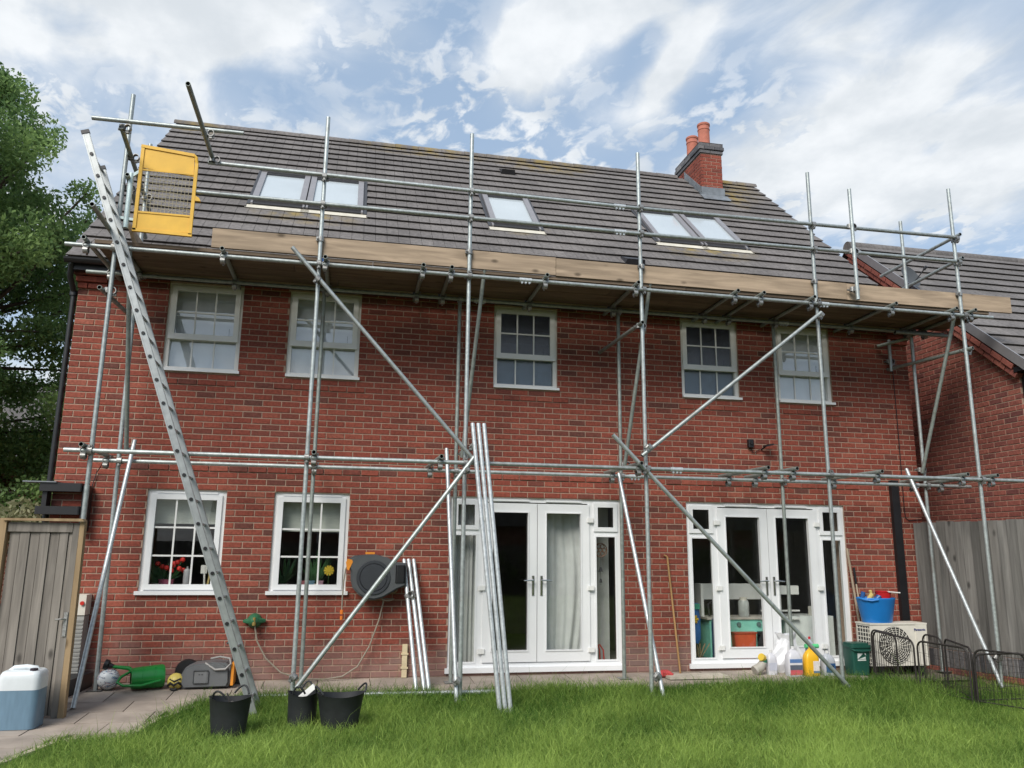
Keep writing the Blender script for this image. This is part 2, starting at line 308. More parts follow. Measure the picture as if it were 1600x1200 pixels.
    def build(s, name, mats, parent=None, smooth=False, tone=False, local=False):
        if not isinstance(mats, (list, tuple)): mats = [mats]
        me = bpy.data.meshes.new(name)
        off = Vector((0, 0, 0)) if (parent is None or local) else origin(parent)
        me.from_pydata([(p[0]-off.x, p[1]-off.y, p[2]-off.z) for p in s.v], [], s.f)
        for m in mats: me.materials.append(m)
        if len(mats) > 1: me.polygons.foreach_set('material_index', [min(i, len(mats)-1) for i in s.m])
        if tone: me.attributes.new('tone', 'FLOAT', 'FACE').data.foreach_set('value', s.t)
        if smooth:
            me.polygons.foreach_set('use_smooth', [len(f) <= 4 for f in s.f])
            try: me.set_sharp_from_angle(angle=R(40))
            except Exception: pass
        o = bpy.data.objects.new(name, me); COL.objects.link(o)
        if parent is not None: o.parent = parent
        return o
def tag(o, label=None, cat=None, group=None, kind=None):
    for k, v in (('label', label), ('category', cat), ('group', group), ('kind', kind)):
        if v: o[k] = v
    return o
def thing(name, label, cat, loc, group=None):
    o = bpy.data.objects.new(name, None); o.location = loc; o.empty_display_size = .2; COL.objects.link(o)
    return tag(o, label, cat, group)
def inst(name, me, parent, loc, rot=None, scale=None):
    o = bpy.data.objects.new(name, me); COL.objects.link(o)
    if parent is not None: o.parent = parent; o.location = Vector(loc)-origin(parent)
    else: o.location = loc
    if rot is not None: o.rotation_euler = rot
    if scale is not None: o.scale = scale
    return o
def solo(b, name, mats, label, cat, base, smooth=False, group=None, tone=False):
    """a thing that is one mesh: origin at its base"""
    base = Vector(base); b.v = [(p[0]-base.x, p[1]-base.y, p[2]-base.z) for p in b.v]
    o = b.build(name, mats, None, smooth, tone); o.location = base
    return tag(o, label, cat, group)

# ------------------------------------------------------------------ ground
def gz(y): return max(0.0, .075*(1+y/1.6)) if y > -1.6 else 0.0
lawn_poly_y = -.93
b = B(); nx, ny = 60, 60
b.add([(-60, -60, -.05), (60, -60, -.05), (60, 60, -.05), (-60, 60, -.05)], [(0, 1, 2, 3)])
tag(b.build('ground', SOIL), kind='structure')
PATIO = [(-9, 0), (-9, -6), (-2.95, -6), (-2.42, -3.2), (-2.22, -2.42), (-1.70, -2.32), (-1.62, -1.68), (-1.30, -1.02), (-1.0, -.90), (8.4, -.86), (8.4, 0)]
def in_patio(x, y):
    c = False; n = len(PATIO)
    for i in range(n):
        x1, y1 = PATIO[i]; x2, y2 = PATIO[(i+1) % n]
        if (y1 > y) != (y2 > y) and x < (x2-x1)*(y-y1)/(y2-y1)+x1: c = not c
    return c
# patio base and slabs, each slab clipped to the patio outline
def clip(poly, a, bb):          # keep left of a->bb
    out = []
    for i in range(len(poly)):
        p, q = poly[i], poly[(i+1) % len(poly)]
        sp = (bb[0]-a[0])*(p[1]-a[1])-(bb[1]-a[1])*(p[0]-a[0]); sq = (bb[0]-a[0])*(q[1]-a[1])-(bb[1]-a[1])*(q[0]-a[0])
        if sp >= 0: out.append(p)
        if sp*sq < 0: t = sp/(sp-sq); out.append((p[0]+(q[0]-p[0])*t, p[1]+(q[1]-p[1])*t))
    return out
lawn = B()
LX = [-14, 14]
# lawn soil sheet follows the fall of the ground
ys = [-45, -12, -6, -3.5, -2.5, -1.9, -1.6, -1.3, -1.0, -.8]
for i in range(len(ys)-1):
    lawn.add([(-14, ys[i], gz(ys[i])-.045), (14, ys[i], gz(ys[i])-.045), (14, ys[i+1], gz(ys[i+1])-.045), (-14, ys[i+1], gz(ys[i+1])-.045)], [(0, 1, 2, 3)])
tag(lawn.build('lawn', SOIL), kind='structure')
pb = B(); step = .4
patio = None
px_cells = []
for iy in range(15):
    for ix in range(44):
        x0, y1 = -9+ix*step, -iy*step
        px_cells.append((x0, x0+step, y1-step, y1))
for (x0, x1, y0, y1) in px_cells:
    if in_patio((x0+x1)/2, (y0+y1)/2) or any(in_patio(x, y) for x in (x0, x1) for y in (y0, y1)):
        if all(in_patio(x, y-.01) for x in (x0+.02, x1-.02) for y in (y0+.02, y1)):
            pb.add([(x0, y0, gz(y0)-.018), (x1, y0, gz(y0)-.018), (x1, y1, gz(y1)-.018), (x0, y1, gz(y1)-.018)], [(0, 1, 2, 3)])
patio = tag(pb.build('patio', plain('sand_joint', (.13, .11, .085), .95, var=.3, scale=20)), kind='structure')
SW, SD = .60, .45
row = 0; y1 = -.004
while y1 > -4.6:
    y0 = y1-SD; off = (row % 2)*.3
    for ix in range(-10, 16):
        x0 = -3.0+ix*SW+off-.18; x1 = x0+SW
        if x0 > 8.35 or x1 < -4.6: continue
        poly = [(x0+.005, y0+.005), (x1-.005, y0+.005), (x1-.005, y1-.005), (x0+.005, y1-.005)]
        # clip against the concave left boundary edges by splitting on the lawn side edges
        cx_, cy_ = (x0+x1)/2, (y0+y1)/2
        if any(in_patio(q, w) for q in (x0+.03, cx_, x1-.03) for w in (y0+.03, cy_, y1-.03)):
            for e in range(2, 9):
                A_, C_ = PATIO[e], PATIO[e+1]
                if max(A_[0], C_[0]) > x0-.05 and min(A_[0], C_[0]) < x1+.05 and max(A_[1], C_[1]) > y0-.05 and min(A_[1], C_[1]) < y1+.05 and poly: poly = clip(poly, A_, C_)
        else: continue
        if len(poly) < 3: continue
        A = abs(sum(poly[i][0]*poly[(i+1) % len(poly)][1]-poly[(i+1) % len(poly)][0]*poly[i][1] for i in range(len(poly))))/2
        if A < .012: continue
        h = random.uniform(-.002, .003)
        sb = B(); sb.prism(poly, lambda u, v, d: (u, v, gz(v)+d), -.03, h)
        o = sb.build('slab', SLAB, patio)
    y1 -= SD; row += 1
eb = B()
for a, c in (((-1.62, -1.68), (-1.30, -1.02)), ((-1.70, -2.32), (-1.62, -1.68)), ((-2.22, -2.42), (-1.70, -2.32)), ((-2.42, -3.2), (-2.22, -2.42)), ((-2.95, -6), (-2.42, -3.2))):
    d = Vector((c[0]-a[0], c[1]-a[1], 0)).normalized(); n = Vector((d.y, -d.x, 0))*.055
    P = [(a[0], a[1]), (c[0], c[1]), (c[0]+n.x, c[1]+n.y), (a[0]+n.x, a[1]+n.y)]
    eb.prism(P, lambda u, v, dd: (u, v, gz(v)+dd), -.05, .004)
eb.build('edging_strip', EDGING, patio)

# ------------------------------------------------------------------ brickwork
NT = 20
def brick_variant(i, mat, L=.211, H=.062, D=.10):
    """a brick face down -y, lower left corner at the origin, slightly chamfered"""
    b = B(); b.tone = i/(NT-1); c = .0035; j = lambda: random.uniform(-.0012, .0012)
    f = [(c+j(), j(), c+j()), (L-c+j(), j(), c+j()), (L-c+j(), j(), H-c+j()), (c+j(), j(), H-c+j())]
    m = [(0, c, 0), (L, c, 0), (L, c, H), (0, c, H)]; k = [(0, D, 0), (L, D, 0), (L, D, H), (0, D, H)]
    b.add(f+m+k, [(0, 1, 2, 3)]+[(i2, 4+i2, 4+(i2+1) % 4, (i2+1) % 4)[::-1] for i2 in range(4)]+[(4+i2, 8+i2, 8+(i2+1) % 4, 4+(i2+1) % 4)[::-1] for i2 in range(4)])
    return b
def variants(mat, **k):
    out = []
    for i in range(NT):
        o = brick_variant(i, mat, **k).build('brick', mat, tone=True, local=True); out.append(o.data); bpy.data.objects.remove(o)
    return out
def rand_tone(): 
    r = random.random()
    return random.uniform(0, .25) if r < .10 else min(1, max(.2, random.gauss(.54, .18)))
def add_brick(bb, fn, u0, u1, v0, v1, proud=0, D=.09, tone=None):
    bb.tone = rand_tone() if tone is None else tone; c = .0035; p = -proud+random.uniform(-.0015, .0015)
    f = [fn(u0+c, v0+c, p), fn(u1-c, v0+c, p), fn(u1-c, v1-c, p), fn(u0+c, v1-c, p)]
    m = [fn(u0, v0, p+c), fn(u1, v0, p+c), fn(u1, v1, p+c), fn(u0, v1, p+c)]; k = [fn(u0, v0, D), fn(u1, v0, D), fn(u1, v1, D), fn(u0, v1, D)]
    bb.add(f+m+k, [(0, 1, 2, 3)]+[((i+1) % 4, 4+(i+1) % 4, 4+i, i) for i in range(4)]+[(4+(i+1) % 4, 8+(i+1) % 4, 8+i, 4+i) for i in range(4)])
def courses(u0, u1, k0, k1, holes, topf=None):
    """stretcher bond pieces as (u0,u1,v0,v1); holes are (u0,u1,v0,v1)"""
    out = []
    for k in range(k0, k1):
        v0, v1 = k*.075+.0065, k*.075+.0685
        x = u0-(.1125 if k % 2 else 0)
        while x < u1:
            seg = [(max(x+.006, u0), min(x+.219, u1))]
            for (a, c, d, e) in holes:
                if v1 > d+.012 and v0 < e-.012:
                    ns = []
                    for (p, q) in seg:
                        if q <= a or p >= c: ns.append((p, q)); continue
                        if p < a: ns.append((p, a-.002))
                        if q > c: ns.append((c+.002, q))
                    seg = ns
            for (p, q) in seg:
                if topf:
                    lo, hi = topf(v1); p, q = max(p, lo), min(q, hi)
                if q-p > .012: out.append((p, q, v0, v1))
            x += .225
    return out

# house openings (x0, x1, z0, z1)
ZG0, ZG1, ZU0, ZU1 = 1.05, 2.25, 3.70, 4.82
WG = [(-2.26, -1.37), (-.812, .083)]
WU = [(-2.246, -1.361), (-.790, .106), (1.868, 2.742), (4.538, 5.406), (6.008, 6.867)]
D1 = (1.345, 3.605, .14, 2.25); D2 = (4.536, 6.911, .14, 2.25)
HOLES = [(a, c, ZG0, ZG1) for a, c in WG]+[(a, c, ZU0, ZU1) for a, c in WU]+[D1, D2]
XL, XR = -3.285, 8.157
house = thing('brick_house', 'red brick two storey house with a long brown tiled roof behind the scaffolding', 'house', (2.4, 0, 0))
# wall: mortar body with true openings, cut in cells
wb = B()
xs = sorted({XL+.002, XR-.002, *[h[0] for h in HOLES], *[h[1] for h in HOLES]}); zs = sorted({-.05, 4.98, *[h[2] for h in HOLES], *[h[3] for h in HOLES]})
for j in range(len(zs)-1):
    run = None
    for i in range(len(xs)):
        inside = i < len(xs)-1 and not any(h[0] < (xs[i]+xs[i+1])/2 < h[1] and h[2] < (zs[j]+zs[j+1])/2 < h[3] for h in HOLES)
        if inside and run is None: run = xs[i]
        if (not inside) and run is not None:
            wb.box(run, xs[i], .0065, .27, zs[j], zs[j+1]); run = None
wall = wb.build('wall', MORTAR, house)
pieces = courses(XL, XR, 0, 66, HOLES)
VAR = variants(BRICK)
proud = {33: .012, 47: .012}
def in_band(k, u):
    if k == 33: return any(a-.24 < u < c+.24 for a, c in WG+[D1[:2], D2[:2]])
    if k == 47: return any(a-.05 < u < c+.05 for a, c in WU)
    return False
def dist(p): return (Vector(((p[0]+p[1])/2, 0, (p[2]+p[3])/2))-CAM).length
hidden = lambda p: p[1] < -2.62 and p[3] < 1.95
whole = sorted([p for p in pieces if p[1]-p[0] > .2145 and not hidden(p) and p[2] > .1], key=dist)
singles = set(whole[:290])
rest = B()
for p in pieces:
    k = int(p[2]/.075+.01); pr = .010 if in_band(k, (p[0]+p[1])/2) else 0
    if p in singles:
        inst('brick', VAR[min(NT-1, int(rand_tone()*NT))], wall, (p[0]+.001, -pr+random.uniform(-.0015, .0015), p[2]))
    else: add_brick(rest, lambda u, v, d: (u, d, v), *p, proud=pr)
tag(rest.build('brickwork', BRICK, wall, tone=True), kind='stuff')
# corbelled brick kneelers at both eaves ends
for side in (-1, 1):
    cb = B()
    for i in range(4):
        z0 = 4.65+i*.075+.005; pr = .035+.03*i
        for (a, c) in ((0, .215), (.225, .33)) if i % 2 else ((0, .105), (.115, .33)):
            ex = .02*i
            u0, u1 = (XL-ex+a, XL+c) if side < 0 else (XR-c, XR+ex-a)
            add_brick(cb, lambda u, v, d: (u, d, v), min(u0, u1), max(u0, u1), z0, z0+.065, proud=pr)
    cb.build('corbel', BRICK, wall, tone=True)
# side walls and back wall of the shell (procedural brick further round)
def brick_tex():
    m, nt, b = new_mat('side_brickwork'); setb(b, None, .9, 0, .2); N, L = nt.nodes, nt.links
    ge = N.new('ShaderNodeNewGeometry'); sp = N.new('ShaderNodeSeparateXYZ'); L.new(ge.outputs['Position'], sp.inputs[0])
    ad = N.new('ShaderNodeMath'); ad.operation = 'ADD'; L.new(sp.outputs[0], ad.inputs[0]); L.new(sp.outputs[1], ad.inputs[1])
    cm = N.new('ShaderNodeCombineXYZ'); L.new(ad.outputs[0], cm.inputs[0]); L.new(sp.outputs[2], cm.inputs[1])
    bt = N.new('ShaderNodeTexBrick'); bt.inputs['Scale'].default_value = 1; bt.inputs['Brick Width'].default_value = .225; bt.inputs['Row Height'].default_value = .075; bt.inputs['Mortar Size'].default_value = .006
    bt.inputs['Color1'].default_value = (.17, .052, .038, 1); bt.inputs['Color2'].default_value = (.25, .075, .05, 1); bt.inputs['Mortar'].default_value = (.34, .26, .2, 1); bt.inputs['Bias'].default_value = -.1
    L.new(cm.outputs[0], bt.inputs['Vector']); L.new(bt.outputs[0], b.inputs['Base Color'])
    return m
SIDEBRICK = brick_tex()
sw = B()
GY = lambda y: 5.2+.937*y-.06
for x0, x1 in ((XL, XL+.25), (XR-.25, XR)):
    sw.prism([(.272, -.05), (8.6, -.05), (8.6, 5.0), (4.3, GY(4.3)), (.272, GY(.272)-.05)], lambda u, v, d: (d, u, v), x0, x1)
sw.box(XL+.252, XR-.252, 8.35, 8.6, -.05, 5.0)
sw.build('side_wall', SIDEBRICK, house)
# rooms: floors, ceilings and partitions so that each window looks into a room
rm = B()
def room(x0, x1, y1, z0, z1, m=0):
    rm.mi = m
    rm.add([(x0, .271, z0), (x1, .271, z0), (x1, y1, z0), (x0, y1, z0), (x0, .271, z1), (x1, .271, z1), (x1, y1, z1), (x0, y1, z1)], [(0, 1, 2, 3), (7, 6, 5, 4), (1, 5, 6, 2), (0, 3, 7, 4), (3, 2, 6, 7)])
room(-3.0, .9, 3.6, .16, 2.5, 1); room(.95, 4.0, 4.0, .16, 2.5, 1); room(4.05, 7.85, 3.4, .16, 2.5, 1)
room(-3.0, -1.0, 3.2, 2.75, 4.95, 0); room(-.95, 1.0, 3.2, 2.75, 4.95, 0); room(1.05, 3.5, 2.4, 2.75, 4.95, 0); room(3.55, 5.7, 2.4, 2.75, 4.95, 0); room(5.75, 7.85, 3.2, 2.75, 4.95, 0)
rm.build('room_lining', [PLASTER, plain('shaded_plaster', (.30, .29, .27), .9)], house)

# ------------------------------------------------------------------ windows and doors
def frame_rect(b, x0, x1, z0, z1, w, y0, y1, wb_=None):
    """four butted profiles round a rectangle"""
    wb_ = w if wb_ is None else wb_
    b.box(x0, x1, y0, y1, z1-w, z1); b.box(x0, x1, y0, y1, z0, z0+wb_); b.box(x0, x0+w, y0, y1, z0+wb_, z1-w); b.box(x1-w, x1, y0, y1, z0+wb_, z1-w)
def pane(par, x0, x1, z0, z1, y, mat=GLASS):
    B().box(x0, x1, y, y+.006, z0, z1).build('pane', mat, par)
def bars(par, x0, x1, z0, z1, y, cols, rows, mat, w=.018):
    b = B()
    for i in range(1, cols): x = x0+(x1-x0)*i/cols; b.box(x-w/2, x+w/2, y, y+.012, z0, z1)
    xc = [x0]+[x0+(x1-x0)*i/cols for i in range(1, cols)]+[x1]
    for j in range(1, rows):
        z = z0+(z1-z0)*j/rows
        for i in range(cols): b.box(xc[i]+(w/2 if i else 0), xc[i+1]-(w/2 if i < cols-1 else 0), y, y+.011, z-w/2, z+w/2)
    b.build('glazing_bars', mat, par)
def upper_window(x0, x1, obscure):
    z0, z1 = ZU0, ZU1; b = B(); frame_rect(b, x0, x1, z0, z1, .052, .035, .115); zm = z0+.43
    b.box(x0+.052, x1-.052, .035, .115, zm-.03, zm+.03)
    w = b.build('window', CREAM, house)
    sb = B(); frame_rect(sb, x0+.034, x1-.034, zm-.022, z1-.034, .062, .014, .060); sb.box(x0+.03, x1-.03, -.004, .0135, zm-.036, zm-.006)
    s = sb.build('sash', CREAM, w)
    a, c, d, e = x0+.096, x1-.096, zm+.040, z1-.096
    g = FROST if obscure else UPGLASS
    pane(w, a-.005, c+.005, d-.005, e+.005, .040, g); bars(w, a, c, d, e, .0265, 3, 2, WHITE)
    pane(w, x0+.05, x1-.05, z0+.05, zm-.028, .080, g); bars(w, x0+.052, x1-.052, z0+.052, zm-.03, .0665, 3, 1, WHITE)
    B().box(x0-.0, x1+.02, -.035, .0345, z0-.012, z0+.022).build('sill', UPVC, w)
    hb = B(); hb.box(x1-.16, x1-.155, .118, .14, zm+.07, zm+.16); hb.build('handle', DARKAL, w)
    if not obscure:
        bl = B(); bl.box(x0+.03, x1-.03, .130, .135, z0+.06, z1-.02); bl.box(x0+.03, x1-.03, .126, .140, z0+.045, z0+.06); bl.build('roller_blind', BLIND, w)
    else:
        bl = B(); bl.box(x0+.02, x1-.02, .13, .14, z0, z0+.42); bl.build('obscuring_film', plain('net', (.66, .70, .74), .9), w)
    return w
for i, (a, c) in enumerate(WU): upper_window(a, c, i in (2, 3))
def lower_window(x0, x1, drop):
    z0, z1 = ZG0, ZG1; b = B(); frame_rect(b, x0, x1, z0, z1, .06, .035, .115)
    w = b.build('window', UPVC, house)
    sb = B(); frame_rect(sb, x0+.045, x1-.045, z0+.045, z1-.055, .06, .012, .066)
    sb.build('sash', UPVC, w)
    a, c, d, e = x0+.105, x1-.105, z0+.105, z1-.115
    pane(w, a-.005, c+.005, d-.005, e+.005, .042); bars(w, a, c, d, e, .028, 3, 3, WHITE, .02)
    B().box(x0-.03, x1+.03, -.04, .0345, z0-.012, z0+.03).build('sill', UPVC, w)
    v = B(); v.box(x0+.10, x1-.10, .020, .0345, z1-.040, z1-.022); v.build('vent_strip', UPVC, w)
    bl = B(); bl.box(a-.06, c+.06, .2, .206, drop, z1-.05); bl.box(a-.06, c+.06, .196, .21, drop-.014, drop); bl.build('roller_blind', plain('grey_blind', (.50, .52, .48), .8, var=.08, stretch=(1, 1, 8)), w)
lower_window(*WG[0], 1.87); lower_window(*WG[1], 1.80)
# inside window boards
B().box(-2.3, -1.3, .272, .5, 1.03, 1.06).build('window_board', WHITE, house); B().box(-.85, .15, .272, .5, 1.03, 1.06).build('window_board', WHITE, house)
def french_doors(x0, x1, z0, z1, sl):
    b = B(); frame_rect(b, x0, x1, z0, z1, .055, .03, .10, .075)
    xa, xb = x0+sl, x1-sl; zt = z1-.43
    for x in (xa, xb): b.box(x-.045, x+.045, .03, .10, z0+.075, z1-.055)
    for p, q in ((x0+.055, xa-.045), (xb+.045, x1-.055)): b.box(p, q, .03, .10, zt-.03, zt+.03)
    d = b.build('french_doors', UPVC, house)
    for p, q in ((x0+.055, xa-.045), (xb+.045, x1-.055)):
        s = B(); frame_rect(s, p-.012, q+.012, zt+.018, z1-.043, .055, .012, .0295); s.build('toplight_sash', UPVC, d)
        pane(d, p+.03, q-.03, zt+.06, z1-.085, .055)
        s = B(); frame_rect(s, p, q, z0+.075, zt-.03, .022, .022, .0295); s.build('bead', UPVC, d)
        pane(d, p+.005, q-.005, z0+.08, zt-.035, .055)
    xm = (xa+xb)/2
    for sgn, p, q in ((-1, xa+.03, xm-.004), (1, xm+.004, xb-.03)):
        l = B(); frame_rect(l, p, q, z0+.085, z1-.07, .105, .010, .068, .125); l.build('door_leaf', UPVC, d)
        frame = B(); frame_rect(frame, p+.105, q-.105, z0+.21, z1-.175, .014, .0, .055); frame.build('bead', UPVC, d)
        pane(d, p+.105, q-.105, z0+.20, z1-.17, .060)
        hx = xm+sgn*.055; h = B(); h.rbox(hx-.016, hx+.016, -.003, .0095, 1.03, 1.27, .007, 2); h.tube((hx, -.005, 1.215), (hx, -.05, 1.215), .009, 8); h.path([(hx, -.048, 1.215), (hx+sgn*.05, -.052, 1.216), (hx+sgn*.125, -.048, 1.21)], [.010, .010, .008], 8)
        h.build('handle', plain('chrome', (.6, .6, .6), .2, .95), d, smooth=True)
        for z in (z0+.22, 1.12, 1.98):
            hx = (p-.012) if sgn < 0 else (q+.012); k = B(); k.rbox(hx-.045, hx+.045, -.012, .0095, z-.028, z+.028, .01, 2); k.build('hinge', WHITE, d)
        v = B(); vx = (p+q)/2; v.box(vx-.24, vx+.24, .0, .0295, z1-.045, z1-.022); v.build('vent_strip', UPVC, d)
    B().box(x0-.03, x1+.01, -.03, .0295, z0-.03, z0+.03).build('sill', UPVC, d)
french_doors(*D1[:2], D1[2], D1[3], .40); french_doors(*D2[:2], D2[2], D2[3], .42)

# ------------------------------------------------------------------ roof
RA, RB, RY = 5.2, .937, 4.3
SL = math.hypot(1, RB); RZ = RA+RB*RY
def tiled_roof(parent, x0, x1, yr, zr, slope, rows, gauge, tw, mat, skip, n_single, flip=False, halves=True, camdist=None, y_dir=-1):
    """rows of interlocking tiles from the ridge down; skip: rectangles (u0,u1,s0,s1) left open"""
    c, s_ = 1/math.hypot(1, slope), slope/math.hypot(1, slope)
    def P(u, sd, n): return (u, yr+y_dir*sd*c+y_dir*n*s_, zr-sd*s_+n*c)
    tiles = []
    for r in range(rows):
        s0, s1 = r*gauge, (r+1)*gauge; x = x0-(tw/2 if r % 2 else 0)
        while x < x1-.01:
            p, q = max(x, x0), min(x+tw, x1); segs = [(p, q)]
            for (a, cc, d, e) in skip:
                if s1 > d+.02 and s0 < e-.02:
                    ns = []
                    for (m, n2) in segs:
                        if n2 <= a or m >= cc: ns.append((m, n2)); continue
                        if m < a: ns.append((m, a))
                        if n2 > cc: ns.append((cc, n2))
                    segs = ns
            tiles += [(m, n2, s0, s1) for m, n2 in segs if n2-m > .02]
            x += tw
    key = lambda t: (Vector(P((t[0]+t[1])/2, t[3], 0))-CAM).length
    full = sorted([t for t in tiles if t[1]-t[0] > tw*.97], key=key); single = set(full[:n_single])
    def geo(bb, t, F):
        m, n2, s0, s1 = t; j = random.uniform(-.003, .003)
        parts = [(m+.002, n2-.002)] if (not halves or n2-m < tw*.8) else [(m+.002, (m+n2)/2-.0025), ((m+n2)/2+.0025, n2-.002)]
        for (a, d) in parts:
            jj = j+random.uniform(-.0015, .0015)
            bb.hexa([F(a, s1+jj-.014, .028), F(d, s1+jj-.014, .028), F(d, s0-.05, -.002), F(a, s0-.05, -.002), F(a, s1+jj, .050), F(d, s1+jj, .050), F(d, s0-.05, .014), F(a, s0-.05, .014)])
    vs = []
    for i in range(NT):
        bb = B(); bb.tone = i/(NT-1); geo(bb, (0, tw, 0, gauge), lambda u, sd, n: (u, y_dir*sd*c+y_dir*n*s_, -sd*s_+n*c)); o = bb.build('roof_tile', mat, tone=True, local=True); vs.append(o.data); bpy.data.objects.remove(o)
    st = B()
    for t in tiles:
        tone = min(1, max(0, random.gauss(.5, .13)))
        if t in single: inst('roof_tile', vs[int(tone*(NT-1))], parent, P(t[0], t[2], 0))
        else: st.tone = tone; geo(st, t, P)
    tag(st.build('tiling', mat, parent, tone=True), kind='stuff')
    return P
rx0, rx1 = -3.37, 8.24
SKYL = [(-1.56, -.79, 'pair'), (-.77, .07, 'pair'), (2.06, 2.85, 'one'), (4.82, 5.61, 'pair'), (5.65, 6.41, 'pair')]
sdist = lambda y: (RY-y)*SL
roofd = B()
def RP(u, sd, n): c, s_ = 1/SL, RB/SL; return (u, RY-sd*c-n*s_, RZ-sd*s_+n*c)
roofd.add([RP(rx0+.02, 0, -.02), RP(rx1-.02, 0, -.02), RP(rx1-.02, 6.28, -.02), RP(rx0+.02, 6.28, -.02)], [(3, 2, 1, 0)])
roofd.add([(rx0, RY+.02, RZ), (rx1, RY+.02, RZ), (rx1, 8.9, RZ-RB*(8.9-RY)), (rx0, 8.9, RZ-RB*(8.9-RY))], [(0, 1, 2, 3)])
roof = roofd.build('roof', TILE2, house)
S_TOP, S_BOT = sdist(2.52), sdist(1.40)
tiled_roof(roof, rx0, rx1, RY, RZ, RB, 20, .3145, .33, TILE, [(a-.05, c+.05, S_TOP-.08, S_BOT+.10) for a, c, _ in SKYL]+[(6.64, 7.13, -1, sdist(3.46))], 300)
for i in range(26):
    x = rx0-.02+i*.448
    if 6.5 < x+.2 < 7.2: continue
    b = B(); n = 8
    for q in range(2): pass
    ring = lambda xx, r: [(xx, RY+r*math.cos(math.pi*k/n)*1.05, RZ-.035+r*math.sin(math.pi*k/n)) for k in range(n+1)]
    A, C2, A2, C3 = ring(x, .118), ring(x+.444, .112), ring(x, .1), ring(x+.444, .094)
    m = n+1
    b.add(A+C2+A2+C3, [(k, k+1, m+k+1, m+k) for k in range(n)]+[(2*m+k+1, 2*m+k, 3*m+k, 3*m+k+1) for k in range(n)]+[(k+1, k, 2*m+k, 2*m+k+1) for k in range(n)]+[(m+k, m+k+1, 3*m+k+1, 3*m+k) for k in range(n)]+[(0, m, 3*m, 2*m), (n, 2*m+n, 3*m+n, m+n)])
    b.tone = random.random(); b.t = [random.uniform(.2, .8)]*len(b.f)
    b.build('ridge_tile', TILE, roof, smooth=True, tone=True)
# dry verge mortar line, fascia, gutter, downpipes
for x in (rx0-.012, rx1-.012): vb = B(); vb.hexa([RP(x, .05, -.06), RP(x+.024, .05, -.06), RP(x+.024, 6.25, -.06), RP(x, 6.25, -.06), RP(x, .05, .012), RP(x+.024, .05, .012), RP(x+.024, 6.25, .012), RP(x, 6.25, .012)]); vb.build('verge', GREYAL, roof)
gt = B(); gt.box(rx0+.03, rx1-.03, -.19, -.165, 4.83, 4.96); gt.box(rx0+.03, rx1-.03, -.164, .30, 4.835, 4.85)
gt.build('fascia', BLACKP, roof)
gb = B(); n = 8
for r_, sg in ((.058, 1),):
    A = [(rx0-.02, -.255+r_*math.cos(math.pi+math.pi*k/n), 4.945+r_*math.sin(math.pi+math.pi*k/n)) for k in range(n+1)]
    C2 = [(rx1+.02, p[1], p[2]) for p in A]; Ai = [(p[0], -.255+(p[1]+.255)*.9, 4.945+(p[2]-4.945)*.9) for p in A]; Ci = [(rx1+.02, p[1], p[2]) for p in Ai]; m = n+1
    gb.add(A+C2+Ai+Ci, [(k, m+k, m+k+1, k+1) for k in range(n)]+[(2*m+k, 2*m+k+1, 3*m+k+1, 3*m+k) for k in range(n)]+[tuple(range(n+1))[::-1], tuple(range(m, 2*m))]+[(0, 2*m, 3*m, m), (n, m+n, 3*m+n, 2*m+n)])
gb.build('gutter', BLACKP, roof)
dp = B(); dp.path([(-3.33, -.2, 4.9), (-3.345, -.14, 4.75), (-3.345, .06, 4.6), (-3.345, .06, 2.28), (-3.345, .06, .1)], .034, 10)
dp.lathe([(.05, -.03), (.05, .03)], (-3.345, .06, 4.6), 10); dp.build('downpipe', BLACKP, house, smooth=True)
dp = B(); dp.box(7.655, 7.775, -.062, -.004, .10, 2.62); dp.build('downpipe', BLACKP, house)
# rooflights
def rooflight(x0, x1, kind):
    s0, s1 = S_TOP, S_BOT; H = lambda bb, u0, u1, a, d, n0, n1: bb.hexa([RP(u0, d, n0), RP(u1, d, n0), RP(u1, a, n0), RP(u0, a, n0), RP(u0, d, n1), RP(u1, d, n1), RP(u1, a, n1), RP(u0, a, n1)])
    b = B(); H(b, x0, x0+.085, s0+.09, s1-.10, -.02, .085); H(b, x1-.085, x1, s0+.09, s1-.10, -.02, .085); H(b, x0+.085, x1-.085, s0+.09, s0+.155, -.02, .06); H(b, x0+.085, x1-.085, s1-.135, s1-.10, -.02, .085)
    w = b.build('rooflight', GREYAL, roof)
    t = B(); H(t, x0, x1, s0, s0+.088, -.02, .105); t.build('top_cover', GREYAL, w)
    t = B(); H(t, x0+.09, x1-.09, s0+.0885, s0+.152, .0605, .072); t.build('dark_hood', DARKAL, w); t = B(); H(t, x0+.03, x1-.03, s1-.098, s1-.01, -.02, .055); t.build('dark_trim', DARKAL, w)
    t = B(); H(t, x0+.055, x1-.055, s1-.135, s1-.115, .0855, .105); t.build('sash_rail', GREYAL, w)
    for q in (x0, x1-.029): t = B(); H(t, q, q+.029, s1-.098, s1, -.02, .07); t.build('corner_cap', GREYAL, w)
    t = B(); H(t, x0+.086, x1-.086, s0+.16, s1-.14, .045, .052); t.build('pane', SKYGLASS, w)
    t = B(); H(t, x0+.086, x1-.086, s0+.155, s1-.10, -.05, -.03); t.build('blind', BLIND, w)
    t = B(); H(t, x0-.07, x1+.07, s1, s1+.12, .028, .034); t.build('flashing_apron', plain('painted_lead', (.55, .52, .44), .7), w)
    for q in (x0-.055, x1+.004): t = B(); H(t, q, q+.051, s0-.05, s1, .0, .05); t.build('side_flashing', DARKAL, w)
for a, c, k in SKYL: rooflight(a, c, k)
